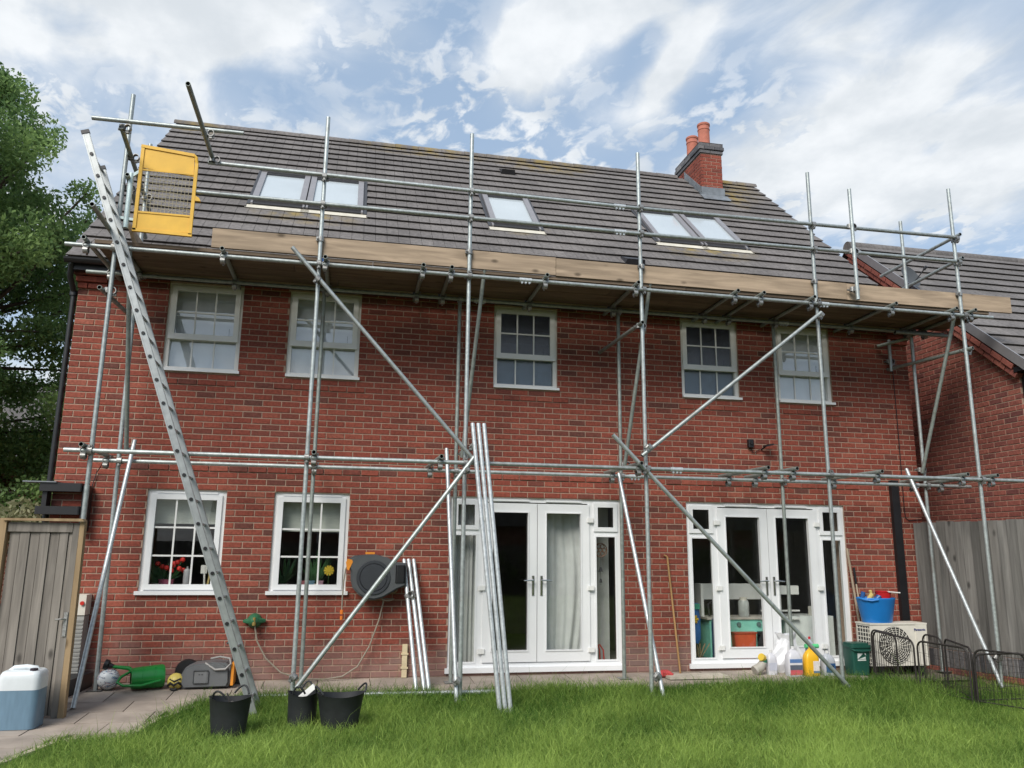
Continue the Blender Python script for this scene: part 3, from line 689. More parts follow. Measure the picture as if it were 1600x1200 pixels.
for (x, y, w_) in ((2.73, 3.62, .28), (4.11, .70, .32)):
    s = sdist(y); t = B(); t.hexa([RP(x-w_/2, s+.12, .03), RP(x+w_/2, s+.12, .03), RP(x+w_/2, s-.14, .03), RP(x-w_/2, s-.14, .03), RP(x-w_/2+.02, s+.12, .13), RP(x+w_/2-.02, s+.12, .13), RP(x+w_/2, s-.14, .05), RP(x-w_/2, s-.14, .05)]); t.build('tile_vent', DARKAL, roof)
# chimney
CX0, CX1, CY0, CY1, CZ0, CZ1 = 6.66, 7.115, 3.5, 4.66, 8.55, 9.44
chm = B().box(CX0+.006, CX1-.006, CY0+.006, CY1-.006, CZ0-.3, CZ1+.2).build('chimney', MORTAR, roof)
bs = B()
for k in range(13):
    z0 = CZ0-.1+k*.075+.005
    if z0 > CZ1-.05: break
    for (fn, w_) in ((lambda u, v, d: (CX0+u, CY0+d, v), CX1-CX0), (lambda u, v, d: (CX0+d, CY1-u, v), CY1-CY0), (lambda u, v, d: (CX1-d, CY0+u, v), CY1-CY0), (lambda u, v, d: (CX1-u, CY1-d, v), CX1-CX0)):
        x = -(.1125 if k % 2 else 0)
        while x < w_:
            p, q = max(x+.005, 0), min(x+.22, w_)
            if q-p > .03: add_brick(bs, fn, p, q, z0, z0+.065, D=.05)
            x += .225
bs.build('chimney_brick', BRICK, roof, tone=True)
bs = B()
for k, e in ((0, .02), (1, .04), (2, .025)):
    z0 = CZ1+k*.075+.003
    for (fn, w_) in ((lambda u, v, d: (CX0-e+u, CY0-e+d, v), CX1-CX0+2*e), (lambda u, v, d: (CX0-e+d, CY1+e-u, v), CY1-CY0+2*e), (lambda u, v, d: (CX1+e-d, CY0-e+u, v), CY1-CY0+2*e), (lambda u, v, d: (CX1+e-u, CY1+e-d, v), CX1-CX0+2*e)):
        x = -(.1125 if k % 2 else 0)
        while x < w_:
            p, q = max(x+.004, 0), min(x+.221, w_)
            if q-p > .03: add_brick(bs, fn, p, q, z0, z0+.068, D=.06, tone=random.random())
            x += .225
bs.build('chimney_cap', BLUEBRICK, roof, tone=True)
hb = B(); hb.hexa([(CX0-.03, CY0-.03, CZ1+.225), (CX1+.03, CY0-.03, CZ1+.225), (CX1+.03, CY1+.03, CZ1+.225), (CX0-.03, CY1+.03, CZ1+.225), (CX0+.08, CY0+.1, CZ1+.29), (CX1-.08, CY0+.1, CZ1+.29), (CX1-.08, CY1-.1, CZ1+.29), (CX0+.08, CY1-.1, CZ1+.29)]); hb.build('flaunching', MORTAR, roof)
for y in (3.80, 4.36):
    p = B(); p.lathe([(.128, .20), (.128, .29), (.120, .31), (.117, .66), (.126, .67), (.126, .69), (.119, .70), (.120, .755), (.131, .765), (.133, .80), (.120, .815), (.10, .80), (.095, .4)], (6.895, y, CZ1), 20); p.build('chimney_pot', TERRA, roof, smooth=True)
fl = B()
fl.box(CX0-.02, CX1+.02, CY0-.03, CY0-.002, 8.42, 8.70); s = sdist(CY0-.03)
fl.hexa([RP(CX0-.06, s+.20, .052), RP(CX1+.06, s+.20, .052), RP(CX1+.06, s-.03, .052), RP(CX0-.06, s-.03, .052), RP(CX0-.06, s+.20, .058), RP(CX1+.06, s+.20, .058), RP(CX1+.06, s-.03, .07), RP(CX0-.06, s-.03, .07)])
for x0, x1 in ((CX0-.012, CX0-.002), (CX1+.002, CX1+.012)):
    fl.prism([(CY0, 8.48), (CY0, 8.70), (4.28, 9.40), (4.28, 9.2)], lambda u, v, d: (d, u, v), x0, x1)
fl.build('lead_flashing', LEAD, roof)

# ------------------------------------------------------------------ neighbouring house on the right
NX = 8.95; NY0, NY1 = -1.16, 5.5; NRY, NRZ, NSL = 2.17, 7.15, .86
nb = thing('neighbour_house', 'red brick neighbouring house on the right with gable wall and brown tiled roof', 'house', (12, 2, 0))
ntop = lambda z: (NY0, NY1) if z < 4.28 else (NRY-(NRZ-.13-z)/NSL, NRY+(NRZ-.13-z)/NSL)
w2 = B(); w2.prism([(NY0+.002, -.05), (NY1, -.05), (NY1, 4.2), (NRY, NRZ-.12), (NY0+.002, 4.2)], lambda u, v, d: (d, u, v), NX+.0065, NX+.25)
nw = w2.build('wall', MORTAR, nb)
pcs = courses(NY0, 3.2, 0, 95, [], topf=ntop)
pcs = [p for p in pcs if p[3] < NRZ-.2]
VAR2 = variants(BRICK2)
nd = lambda p: (Vector((NX, (p[0]+p[1])/2, (p[2]+p[3])/2))-CAM).length
wh = sorted([p for p in pcs if p[1]-p[0] > .2145 and p[2] > 1.9], key=nd); sing = set(wh[:290]); rest = B()
for p in pcs:
    if p in sing: inst('brick', VAR2[min(NT-1, int(rand_tone()*NT))], nw, (NX+random.uniform(-.0015, .0015), p[1]-.001, p[2]), (0, 0, R(-90)))
    else: add_brick(rest, lambda u, v, d: (NX+d, NY1-(u-NY0) if False else u, v), *p)
tag(rest.build('brickwork', BRICK2, nw, tone=True), kind='stuff')
o2 = B(); o2.box(NX+.252, 17, NY0, NY0+.25, -.05, 4.2); o2.box(16.75, 17, NY0+.252, NY1, -.05, 4.2); o2.box(NX+.252, 17, NY1-.25, NY1, -.05, 4.2); o2.build('side_wall', SIDEBRICK, nb)
nr = B(); nx0, nx1 = NX-.09, 17.1; NC, NS = 1/math.hypot(1, NSL), NSL/math.hypot(1, NSL); NL = 3.62*math.hypot(1, NSL)
def NP(u, sd, n): return (u, NRY-sd*NC-n*NS, NRZ-sd*NS+n*NC)
nr.add([NP(nx0+.01, 0, -.01), NP(nx1, 0, -.01), NP(nx1, NL, -.01), NP(nx0+.01, NL, -.01)], [(3, 2, 1, 0)])
nr.add([(nx0, NRY+.02, NRZ), (nx1, NRY+.02, NRZ), (nx1, 5.9, NRZ-NSL*(5.9-NRY)), (nx0, 5.9, NRZ-NSL*(5.9-NRY))], [(0, 1, 2, 3)])
nroof = nr.build('roof', TILE2, nb)
tiled_roof(nroof, nx0, nx1, NRY, NRZ, NSL, 15, NL/15, .33, TILE2, [], 200)
for i in range(18):
    x = nx0-.02+i*.45; b = B(); b.t = []; b.tone = random.random(); b.path([(x, NRY, NRZ-.04), (x+.445, NRY, NRZ-.04)], .115, 12); b.build('ridge_tile', TILE2, nroof, smooth=True, tone=True)
vb = B(); vb.hexa([NP(nx0-.015, 0, -.07), NP(nx0+.012, 0, -.07), NP(nx0+.012, NL, -.07), NP(nx0-.015, NL, -.07), NP(nx0-.015, 0, .055), NP(nx0+.012, 0, .055), NP(nx0+.012, NL, .055), NP(nx0-.015, NL, .055)]); vb.build('verge', GREYAL, nroof)
for row_, (n0, pr) in enumerate(((-.165, .098), (-.245, .08))):
    k = 0; s = .02+.1*row_
    while s < NL-.28:
        bb = B(); add_brick(bb, lambda u, v, d: (lambda q: (NX+d, q[1], q[2]))(NP(0, u, v)), s, s+.215, n0, n0+.07, proud=pr); bb.build('verge_brick', BRICK2, nw, tone=True); s += .225; k += 1
g2 = B(); g2.path([(nx0-.03, -1.52, 4.03), (17, -1.52, 4.03)], .062, 10); g2.box(nx0, 17, -1.46, -1.17, 4.03, 4.10); g2.build('gutter', BLACKP, nroof)
g2 = B(); g2.box(NX+.03, NX+.16, -1.30, -1.165, 3.2, 4.02); g2.path([(NX+.1, -1.23, 3.25), (NX+.1, -1.23, .1)], .035, 8); g2.build('downpipe', BLACKP, nb)
# satellite dish on the neighbour's gable
sat = thing('satellite_dish', 'dark grey satellite dish on the neighbouring gable above the toe board', 'dish', (8.9, .6, 5.6))
b = B(); b.tube((8.94, .62, 5.70), (8.72, .55, 5.72), .018, 8); b.tube((8.72, .55, 5.70), (8.72, .55, 5.95), .018, 8); b.build('bracket', DARKAL, sat)
b = B(); c0 = Vector((8.70, .48, 5.93)); ax = Vector((.25, -.9, .35)).normalized(); xx = ax.orthogonal().normalized(); yy = ax.cross(xx); rings = []
for rr, hh in ((0.001, 0), (.08, .008), (.16, .03), (.22, .055)): rings += [c0+(xx*math.cos(2*math.pi*k/20)+yy*math.sin(2*math.pi*k/20)*.9)*rr+ax*hh for k in range(20)]
b.add(rings, [(i*20+k, i*20+(k+1) % 20, (i+1)*20+(k+1) % 20, (i+1)*20+k) for i in range(3) for k in range(20)]); b.build('reflector', plain('dish_grey', (.06, .065, .07), .5), sat, smooth=True)
b = B(); b.tube(c0-Vector((0, 0, .18)), c0+ax*.30-Vector((0, 0, .05)), .010, 6); b.tube(c0+ax*.30-Vector((0, 0, .05)), c0+ax*.36-Vector((0, 0, .03)), .022, 8); b.build('receiver_arm', DARKAL, sat)

# ------------------------------------------------------------------ right fence on its brick plinth
FA, FB = Vector((7.975, -.03, 0)), Vector((8.95, -4.9, 0)); fd = (FB-FA).normalized(); fn_ = Vector((-fd.y, fd.x, 0)) if False else Vector((fd.y, -fd.x, 0))
if fn_.x > 0: fn_ = -fn_
fence = thing('timber_fence', 'grey weathered closeboard fence standing on a low dark brick plinth', 'fence', FA)
FLn = (FB-FA).length
FP = lambda s, v, d: tuple(FA+fd*s-fn_*d+Vector((0, 0, v)))
s = 0.0
while s < FLn-.1:
    w_ = random.uniform(.118, .128); h = 2.03+random.uniform(-.008, .012); t0, t1 = random.uniform(0, .006), random.uniform(.014, .020)
    b = B(); b.hexa([FP(s, .345, .02-t1), FP(s+w_, .345, .02-t0), FP(s+w_, .345, .035), FP(s, .345, .035), FP(s, h, .02-t1), FP(s+w_, h, .02-t0), FP(s+w_, h, .035), FP(s, h, .035)]); b.build('fence_board', GREYWOOD, fence); s += w_+.005
for z in (.55, 1.2, 1.85): b = B(); b.bar(FP(0, z, .06), FP(FLn, z, .06), .045, .07); b.build('rail', GREYWOOD, fence)
pl = B(); pl.hexa([FP(0, -.1, .012), FP(FLn, -.1, .012), FP(FLn, -.1, .12), FP(0, -.1, .12), FP(0, .338, .012), FP(FLn, .338, .012), FP(FLn, .338, .12), FP(0, .338, .12)]); plinth = pl.build('plinth', MORTAR, fence)
for i in range(int(FLn/.075)):
    bb = B(); add_brick(bb, FP, i*.075+.004, i*.075+.069, .115, .335, D=.05, tone=random.random()); bb.build('brick', BLUEBRICK, plinth, tone=True)
for i in range(int(FLn/.225)):
    bb = B(); add_brick(bb, FP, i*.225+.004, i*.225+.219, .035, .107, D=.05); bb.build('brick', BRICK2, plinth, tone=True)

# ------------------------------------------------------------------ scaffolding
sc = thing('scaffold', 'galvanised tube scaffold with one timber platform along the whole house front', 'scaffold', (2.6, -.8, 0))
TR = .0242
def tb(name, a, b_, mat=None, r=TR, par=None):
    m = B(); m.hm = 1; m.tube(a, b_, r, 12, hollow=True)
    return m.build(name, [mat or GALV, PIPEIN], par or sc, smooth=True)
YF, YI = -1.25, -.36; ZL, ZH = 2.54, 4.745
XS = [-2.565, -.405, 1.325, 3.495, 5.885, 8.065]
for i, x in enumerate(XS):
    tb('standard', (x, YF, gz(YF)-.03), (x+(0, .0, .0, -.02, 0, 0)[i], YF, 6.60), GALV)
XI = [-2.50, -.36, 1.345, 3.49, 5.77, 7.97]
for i, (x, zt) in enumerate(zip(XI, (6.46, 4.70, 4.72, 4.72, 4.68, 6.48))):
    tb('standard', (x, YI, gz(YI)), (x-(.06 if i == 0 else 0), YI, zt), GALV if i in (0, 5) else GALVD)
yl = YF-.049; yi = YI-.049
for (a, c) in ((-3.05, 2.0), (2.0, 5.95), (5.95, 8.5)): tb('ledger', (a, yl, ZH), (c, yl, ZH))
for (a, c) in ((-3.09, 1.6), (1.6, 5.9), (5.9, 8.47)): tb('ledger', (a, yi, ZH-.005), (c, yi, ZH-.005), GALVD)
for (a, c) in ((-2.81, 1.30), (1.30, 3.85), (3.85, 9.2)): tb('ledger', (a, yl, ZL), (c, yl, ZL))
for (a, c) in ((-2.77, 1.45), (1.45, 3.66), (3.66, 7.75), (7.75, 8.66)): tb('ledger', (a, yi, ZL-.01), (c, yi, ZL-.01))
ZT = ZH+.049
for x, y1 in ((-2.84, .12), (-1.44, .1), (-.335, .16), (.77, .10), (1.10, .10), (2.24, .0), (3.385, .02), (4.70, .02), (5.055, .02), (5.76, .02), (6.94, .0), (7.85, -.15), (8.14, -.15)):
    tb('transom', (x, -1.42, ZT), (x+.02, min(y1, -.02), ZT), GALVD)
for x in (-2.62, -.33, 1.04, 3.37, 4.98, 5.36, 6.52, 7.75, 8.19):
    tb('transom', (x, -1.42, ZL+.049), (x-.03, -.18, ZL+.049), GALVD)
tb('transom', (-2.505, -2.34, ZT+.0), (-2.52, -.2, ZT+.0), GALVD)
# couplers: one right-angle coupler mesh, copied to every crossing
def coupler_mesh():
    b = B(); n = 14
    for axis in (0, 1):
        A = []
        for h in (-.022, .022):
            for q in (TR+.0015, TR+.0075):
                for k in range(n):
                    a = 2*math.pi*k/n; u, w_ = q*math.cos(a), q*math.sin(a)
                    A.append((u, w_, h) if axis == 0 else (h, w_-.049, u))
        F = []
        for k in range(n):
            j = (k+1) % n; F += [(n+k, n+j, 3*n+j, 3*n+k), (k, n+k, 3*n+k, 2*n+k)[::-1] if False else (k, j, n+j, n+k), (2*n+k, 3*n+k, 3*n+j, 2*n+j)]
        b.add(A, F)
    b.tube((.034, -.02, 0), (.034, .045, 0), .006, 6); b.tube((.034, .03, 0), (.034, .046, 0), .011, 6); b.box(.022, .046, -.012, .012, -.016, .016)
    b.tube((0, -.075, -.034), (0, -.01, -.034), .006, 6); b.tube((0, -.082, -.034), (0, -.066, -.034), .011, 6); b.box(-.016, .016, -.062, -.036, -.046, -.022)
    o = b.build('coupler', STEELD, local=True); me = o.data; bpy.data.objects.remove(o); return me
CM = coupler_mesh()
def coup(x, y, z, rot=(0, 0, 0)): inst('coupler', CM, sc, (x, y, z), rot, (1.12, 1.12, 1.3))
# guard rails
tb('guard_rail', (-1.69, yl, 5.845), (3.2, yl, 5.815)); tb('guard_rail', (3.2, yl, 5.815), (8.04, yl, 5.86))
tb('guard_rail', (-1.80, yl, 5.475), (3.2, yl, 5.475)); tb('guard_rail', (3.2, yl, 5.475), (8.02, yl, 5.51))
tb('guard_rail', (8.11, -1.33, 5.90), (8.05, .28, 5.84)); tb('guard_rail', (8.11, -1.33, 5.56), (8.05, .28, 5.46))
tb('guard_post', (6.395, -1.395, 4.81), (6.395, -1.395, 6.35))
tb('guard_rail', (-2.50, -1.76, 5.925), (-2.57, -.05, 5.72), GALVD); tb('guard_rail', (-2.49, -1.40, 5.56), (-2.57, -.08, 5.34), GALVD)
tb('guard_rail', (-2.78, -1.80, 5.975), (-1.26, -1.80, 5.985))
tb('guard_rail', (-1.65, -2.82, 5.90), (-1.645, -1.20, 5.895), GALVD)
tb('brace', (-2.435, -1.2, 4.82), (-2.435, -.42, 2.61), GALVD)
for (a, c) in (((1.52, -1.2, 4.90), (1.41, -.43, 2.70)), ((3.625, -1.2, 4.90), (3.51, -.43, 2.61)), ((7.99, -1.2, 4.76), (7.885, -.43, 2.70))): tb('brace', a, c, GALVD)
for (a, c) in (((-2.36, -.42, 2.77), (-2.47, -1.20, .03)), ((1.215, -.43, 2.80), (1.285, -1.32, .0)), ((3.435, -.43, 2.56), (3.585, -1.37, .0)), ((7.635, -.43, 2.75), (7.93, -1.40, .02))): tb('brace', a, c, GALVB)
yb = -1.345
for (a, c) in (((-.705, yb, 4.90), (1.40, yb, 2.585)), ((1.435, yb-.03, 2.63), (-.36, yb-.03, .20)), ((5.885, yb, 4.615), (3.405, yb, 2.685)), ((3.05, yb, 2.92), (5.91, yb, .05))): tb('brace', a, c)
tb('tie', (8.10, -1.34, 4.285), (7.80, -.01, 4.265), GALVD); tb('tie', (3.455, -1.34, 4.315), (3.335, -.01, 4.25), GALVD); tb('tie', (-2.65, -1.34, 4.275), (-2.60, -.02, 4.29), GALVD)
tb('tie', (7.62, -.06, 4.60), (7.97, -.30, 4.68), GALVD); tb('tie', (7.80, -.09, 4.70), (7.80, -.09, 4.22), GALV); coup(7.80, -.05, 4.38, (0, 0, R(90)))
tb('ledger', (7.6, -.50, ZH-.05), (8.45, -.50, ZH-.05), GALVD)
for i, x in enumerate(XS):
    for z in (ZL, ZH): coup(x, YF, z, (0, 0 if i % 2 else R(180), 0))
    for z in (5.82 if i else 0, 5.48 if i else 0):
        if z: coup(x-(.015 if i == 3 else 0), YF, z+.01*(i-2)*.6)
    if i: coup(x, YF, 5.06, (0, 0, R(180)))
for x in XI:
    for z in (ZL-.01, ZH-.005): coup(x, YI, z)
for x in (-2.84, -1.44, -.335, .77, 1.10, 2.24, 3.385, 4.70, 5.055, 5.76, 6.94, 7.85, 8.14): coup(x, yl, ZT-.049+.0, (R(90), 0, 0)) ; coup(x+.015, yi, ZT-.049, (R(90), 0, 0))
for x in (-2.62, -.33, 1.04, 3.37, 4.98, 5.36, 6.52, 7.75, 8.19): coup(x, yl, ZL, (R(90), 0, 0)); coup(x-.02, yi, ZL-.01, (R(90), 0, 0))
for p in ((1.40, -1.29, 2.72), (3.495, -1.29, 2.79), (5.88, -1.29, 4.58), (-.405, -1.29, 4.55), (3.46, -1.29, 2.52), (1.33, -1.31, 2.46), (1.29, -1.24, .22), (3.55, -1.25, .22), (8.0, -1.27, .35), (-.40, -1.30, .3)): coup(*p, rot=(0, R(40), 0))
for p in ((6.395, -1.345, 5.84), (6.395, -1.345, 5.49), (6.395, -1.3, 4.98), (-1.648, -1.33, 5.87), (-1.65, -1.80, 5.94), (-2.50, -1.72, 5.94), (-2.53, -1.2, 5.86), (-2.53, -1.2, 5.48), (-2.55, -.4, 5.74), (-2.55, -.4, 5.40), (8.08, -1.22, 4.28), (3.45, -1.22, 4.30), (-2.6, -1.22, 4.28), (-2.44, -.36, 2.66), (1.42, -.38, 2.75), (3.52, -.38, 2.68), (7.89, -.38, 2.75)): coup(*p, rot=(0, 0, R(90)))
sleeve = B()
for (x, y, z) in ((2.0, yl, ZH), (5.95, yl, ZH), (1.6, yi, ZH-.005), (5.9, yi, ZH-.005), (3.85, yl, ZL), (3.66, yi, ZL-.01), (3.2, yl, 5.815), (3.2, yl, 5.475), (7.75, yi, ZL-.01)):
    s_ = B(); s_.tube((x-.075, y, z), (x+.075, y, z), TR+.006, 12)
    for k in (-.045, 0, .045): s_.tube((x+k, y-.01, z-.05), (x+k, y-.01, z-.02), .007, 6); s_.box(x+k-.012, x+k+.012, y-.022, y+.006, z-.042, z-.026)
    s_.build('sleeve_coupler', GALVB, sc, smooth=True)
for x, y in [(x, YF) for x in XS]+[(x, YI) for x in XI]:
    p_ = B(); p_.box(x-.075, x+.075, y-.075, y+.075, gz(y)+.002, gz(y)+.010); p_.build('base_plate', STEELD, sc)
# platform boards, toe boards
ZB = ZT+TR+.001
for r_ in range(4):
    y0 = -1.20+r_*.227; x = -2.80
    for ln in ((3.0, 3.9, 3.9, .55), (2.1, 3.9, 3.9, 1.45), (3.9, 3.0, 3.9, .55), (2.6, 3.9, 3.9, .95))[r_]:
        b = B(); dz = random.uniform(0, .004); b.box(x+.004, x+ln-.004, y0, y0+.222, ZB+dz, ZB+.038+dz); b.build('platform_board', DARKBOARD, sc); x += ln
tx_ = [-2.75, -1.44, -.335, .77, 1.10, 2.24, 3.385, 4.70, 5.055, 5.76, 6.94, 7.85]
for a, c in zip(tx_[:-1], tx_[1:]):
    b = B(); b.box(a+.045, c-.03, -.322, -.286, ZT-.012, ZT+.023); b.build('edge_strip', LIGHTLINE, sc)  # added pale strips standing in for light caught on the ledger
b = B(); b.box(-.375, -.325, -1.232, -1.224, 4.80, 4.84); b.build('blue_tag', plain('tag_blue', (.03, .16, .50), .5), sc)
toe = ((-1.59, 2.395, .008), (2.40, 6.36, .0), (6.365, 8.90, -.004))
for (a, c, dz) in toe:
    b = B(); b.box(a, c, -1.222, -1.184, ZB+.045+dz, ZB+.270+dz); b.build('toe_board', BOARD, sc)
b = B(); b.hexa([(-2.42, -1.18, ZB+.04), (-2.38, -1.18, ZB+.04), (-2.38, -.35, ZB+.04), (-2.42, -.35, ZB+.04), (-2.50, -1.18, ZB+.265), (-2.46, -1.18, ZB+.265), (-2.46, -.35, ZB+.265), (-2.50, -.35, ZB+.265)]); b.build('toe_board', BOARD, sc)
# yellow ladder gate hung in the guard rail gap
gx0, gx1, gz0, gz1, gy = -2.400, -1.785, 4.955, 5.905, -1.315
b = B()
b.bar((gx0+.02, gy, gz0), (gx0+.02, gy, gz1+.03), .035, .035); b.bar((gx1-.02, gy, gz0), (gx1-.02, gy, gz1-.10), .035, .035)
b.bar((gx0, gy, gz1+.045), (gx1-.05, gy, gz1-.005), .035, .035); b.bar((gx0, gy, gz0+.005), (gx1, gy, gz0-.005), .035, .035)
b.path([(gx1-.06, gy, gz1+.0), (gx1-.03, gy, gz1-.03), (gx1-.02, gy, gz1-.10)], .018, 8)
gate = b.build('safety_gate', YELLOW, sc)
b = B(); b.hexa([(gx0+.04, gy-.006, gz1-.21), (gx1-.04, gy-.006, gz1-.26), (gx1-.04, gy+.006, gz1-.26), (gx0+.04, gy+.006, gz1-.21), (gx0+.04, gy-.006, gz1+.03), (gx1-.05, gy-.006, gz1-.015), (gx1-.05, gy+.006, gz1-.015), (gx0+.04, gy+.006, gz1+.03)]); b.box(gx0+.04, gx1-.04, gy-.012, gy-.0065, gz1-.245, gz1-.225); b.build('upper_panel', YELLOW, gate)
b = B(); b.box(gx0+.04, gx1-.04, gy-.006, gy+.006, gz0+.02, gz0+.225); b.box(gx0+.04, gx1-.04, gy-.014, gy-.0065, gz0+.205, gz0+.225); b.build('lower_panel', YELLOW, gate)
b = B()
for k in range(1, 14): x = gx0+.04+k*(gx1-gx0-.08)/14; b.tube((x, gy, gz0+.22), (x, gy, gz1-.2-.05*k/14), .0028, 5, cap=False)
for k in range(1, 12): z = gz0+.22+k*(.50)/12; b.tube((gx0+.03, gy+.004, z+.03), (gx1-.03, gy+.004, z-.01), .0028, 5, cap=False)
b.build('wire_mesh', plain('gate_wire', (.46, .40, .26), .5, .3), gate)
b = B(); b.tube((gx0-.07, gy, gz0+.02), (gx0-.07, gy, gz0+.66), .028, 12); b.bar((gx0-.07, gy, gz0+.62), (gx0+.02, gy, gz0+.70), .03, .03); b.bar((gx0-.2, gy, gz0+.14), (gx0+.02, gy, gz0+.12), .015, .03); b.build('hinge_post', plain('pale_zinc', (.55, .66, .66), .5, .3), gate, smooth=True)
b = B(); b.hexa([(gx1, gy-.02, gz0+.40), (gx1+.06, gy-.02, gz0+.40), (gx1+.06, gy+.02, gz0+.40), (gx1, gy+.02, gz0+.40), (gx1, gy-.02, gz0+.46), (gx1+.04, gy-.02, gz0+.44), (gx1+.04, gy+.02, gz0+.44), (gx1, gy+.02, gz0+.46)]); b.build('latch', YELLOW, gate)
# ------------------------------------------------------------------ ladder
lad = thing('ladder', 'long single aluminium ladder leaning against the left end of the scaffold', 'ladder', (-.72, -1.52, 0))
LA = lambda y: (Vector((-.715, y, -.02)), Vector((-2.845, y, 5.83)))
for y in (-1.73, -1.33):
    a, c = LA(y)
    if y > -1.5: c = a+(c-a)*.965
    b = B(); d = (c-a).normalized(); nrm = Vector((d.z, 0, -d.x))
    b.bar(a, c, .026, .070, nrm)
    b.bar(a+d*.02-nrm*.026, c-d*.02-nrm*.026, .034, .010, nrm); b.bar(a+d*.02+nrm*.026, c-d*.02+nrm*.026, .034, .010, nrm)
    b.build('stile', ALU, lad)
    cp = B(); cp.bar(c-d*.01, c+d*.03, .040, .080, nrm); cp.build('end_cap', BLACKP, lad); cp = B(); cp.bar(a-d*.015, a+d*.05, .036, .07, nrm); cp.build('foot', RUBBER, lad)
a, c = LA(-1.53); d = (c-a).normalized(); nrm = Vector((d.z, 0, -d.x)); LL = (c-a).length
k = .18
while k < LL-.15:
    p = a+d*k; b = B(); b.tube(p+Vector((0, -.22, 0)), p+Vector((0, .22, 0)), .014, 8); b.build('rung', ALU, lad, smooth=True)
    b = B(); b.tube(p+Vector((0, -.224, 0)), p+Vector((0, -.214, 0)), .018, 8); b.tube(p+Vector((0, .214, 0)), p+Vector((0, .224, 0)), .018, 8); b.build('rung_plug', BLACKP, lad)
    k += .252
# ------------------------------------------------------------------ loose tubes
def loose(a, c, label, group=None, mat=GALVB):
    m = B(); a, c = Vector(a), Vector(c); m.tube((0, 0, 0), c-a, TR, 12, hollow=True); o = m.build('scaffold_tube', [mat, PIPEIN], None, smooth=True); o.location = a
    return tag(o, label, 'scaffold tube', group)
for i, (x0, x1, lb) in enumerate(((1.655, 1.385, 'leftmost of three long galvanised tubes leaning in front of the left french doors'), (1.71, 1.45, 'middle one of three long galvanised tubes leaning in front of the left french doors'), (1.765, 1.515, 'rightmost of three long galvanised tubes leaning in front of the left french doors'))):
    loose((x0, -1.81, -.02), (x1, -1.37, 2.98), lb, 'long tubes leaning on the lower ledger')
for i, (x0, x1, lb) in enumerate(((.91, .775, 'leftmost of three short tubes leaning on the wall by the hose reel'), (1.00, .83, 'middle one of three short tubes leaning on the wall by the hose reel'), (1.055, .893, 'rightmost of three short tubes leaning on the wall by the hose reel'))):
    t_ = loose((x0, -.74, gz(-.74)), (x1, -.045, 1.46), lb, 'short tubes leaning on the brick wall')
    if i == 0: inst('coupler', CM, t_, (x0+(x1-x0)*.70, -.74+.695*.70, gz(-.74)+(1.46-gz(-.74))*.70), (R(-26), R(-5), R(60)), (1.15, 1.15, 1.3))
loose((-.75, -.97, gz(-.97)+.03), (1.75, -1.06, gz(-1.06)+.035), 'single tube lying on the ground along the lawn edge behind the buckets', None)

# ------------------------------------------------------------------ things on the house wall
reel = thing('hose_reel', 'grey wall mounted hose reel with orange trim right of the kitchen window', 'hose reel', (.45, -.02, 1.0))
b = B(); cxr, czr = .385, 1.245
prof = [(.115, 1.47), (.165, 1.50), (.30, 1.515), (.42, 1.52), (.56, 1.485), (.66, 1.43), (.79, 1.42), (.80, 1.16), (.70, 1.12), (.60, 1.06), (.52, 1.015), (.42, .99), (.33, 1.0), (.24, 1.05), (.165, 1.13), (.14, 1.22), (.135, 1.33), (.11, 1.36)]
b.prism(prof, lambda u, v, d: (u, d, v), -.06, -.24); ins = [(cxr+.04+(u-cxr-.04)*.93, czr+(v-czr)*.93) for u, v in prof]; b.prism(ins, lambda u, v, d: (u, d, v), -.2405, -.262)
b.build('casing', plain('reel_grey', (.075, .08, .085), .5, var=.1), reel)
b = B(); b.lathe([(.20, 0), (.195, -.014), (.165, -.014), (.16, -.006), (.155, -.018), (.001, -.020)], (cxr+.02, -.2625, czr+.005), 32, 'y'); b.build('drum_cover', plain('drum_dark', (.035, .038, .045), .45), reel, smooth=True)
b = B(); b.box(.30, .41, -.20, -.09, 1.521, 1.545); b.prism([(.075, 1.42), (.09, 1.465), (.145, 1.455), (.155, 1.43), (.11, 1.33), (.09, 1.345)], lambda u, v, d: (u, d, v), -.10, -.266); b.build('orange_trim', plain('orange', (.75, .27, .03), .4), reel)
b = B(); b.rbox(.665, .775, -.275, -.255, 1.19, 1.395, .02, 3); b.build('handle_recess', BLACKP, reel)
b = B(); b.box(.30, .62, -.058, -.002, 1.1, 1.4); b.build('wall_bracket', BLACKP, reel)
b = B(); b.path([(.10, -.17, 1.40), (.075, -.17, 1.34), (.06, -.15, 1.2), (.055, -.12, 1.02), (.055, -.1, .86)], .0085, 8); b.build('hose_tail', plain('hose_grey', (.30, .27, .22), .6), reel, smooth=True)
b = B(); b.tube((.055, -.1, .87), (.055, -.1, .82), .019, 10); b.tube((.055, -.1, .80), (.055, -.1, .755), .017, 10); b.build('hose_connector', plain('orange_connector', (.75, .2, .03), .4), reel)
b = B(); b.path([(.70, -.15, 1.1)]+[(.60+.10*math.cos(a), -.1-.02*math.sin(2*a), 1.03+.055*math.sin(a)) for a in np.linspace(.8, 5.5, 14)]+[(.55, -.09, 1.0), (.50, -.08, .75), (.40, -.08, .45), (.27, -.09, .22), (.10, -.1, .115), (-.10, -.12, .09), (-.35, -.12, .10), (-.60, -.1, .17), (-.78, -.09, .33), (-.89, -.085, .52), (-.93, -.085, .70)], .0095, 8)
solo(b, 'garden_hose', plain('hose_tan', (.27, .23, .18), .6), 'thin tan hose looping from the reel along the wall base to the outside tap', 'hose', (.0, -.1, .09), True)
tap = thing('garden_tap', 'green insulated outside tap with brass fitting on the brick wall', 'tap', (-.94, 0, .70))
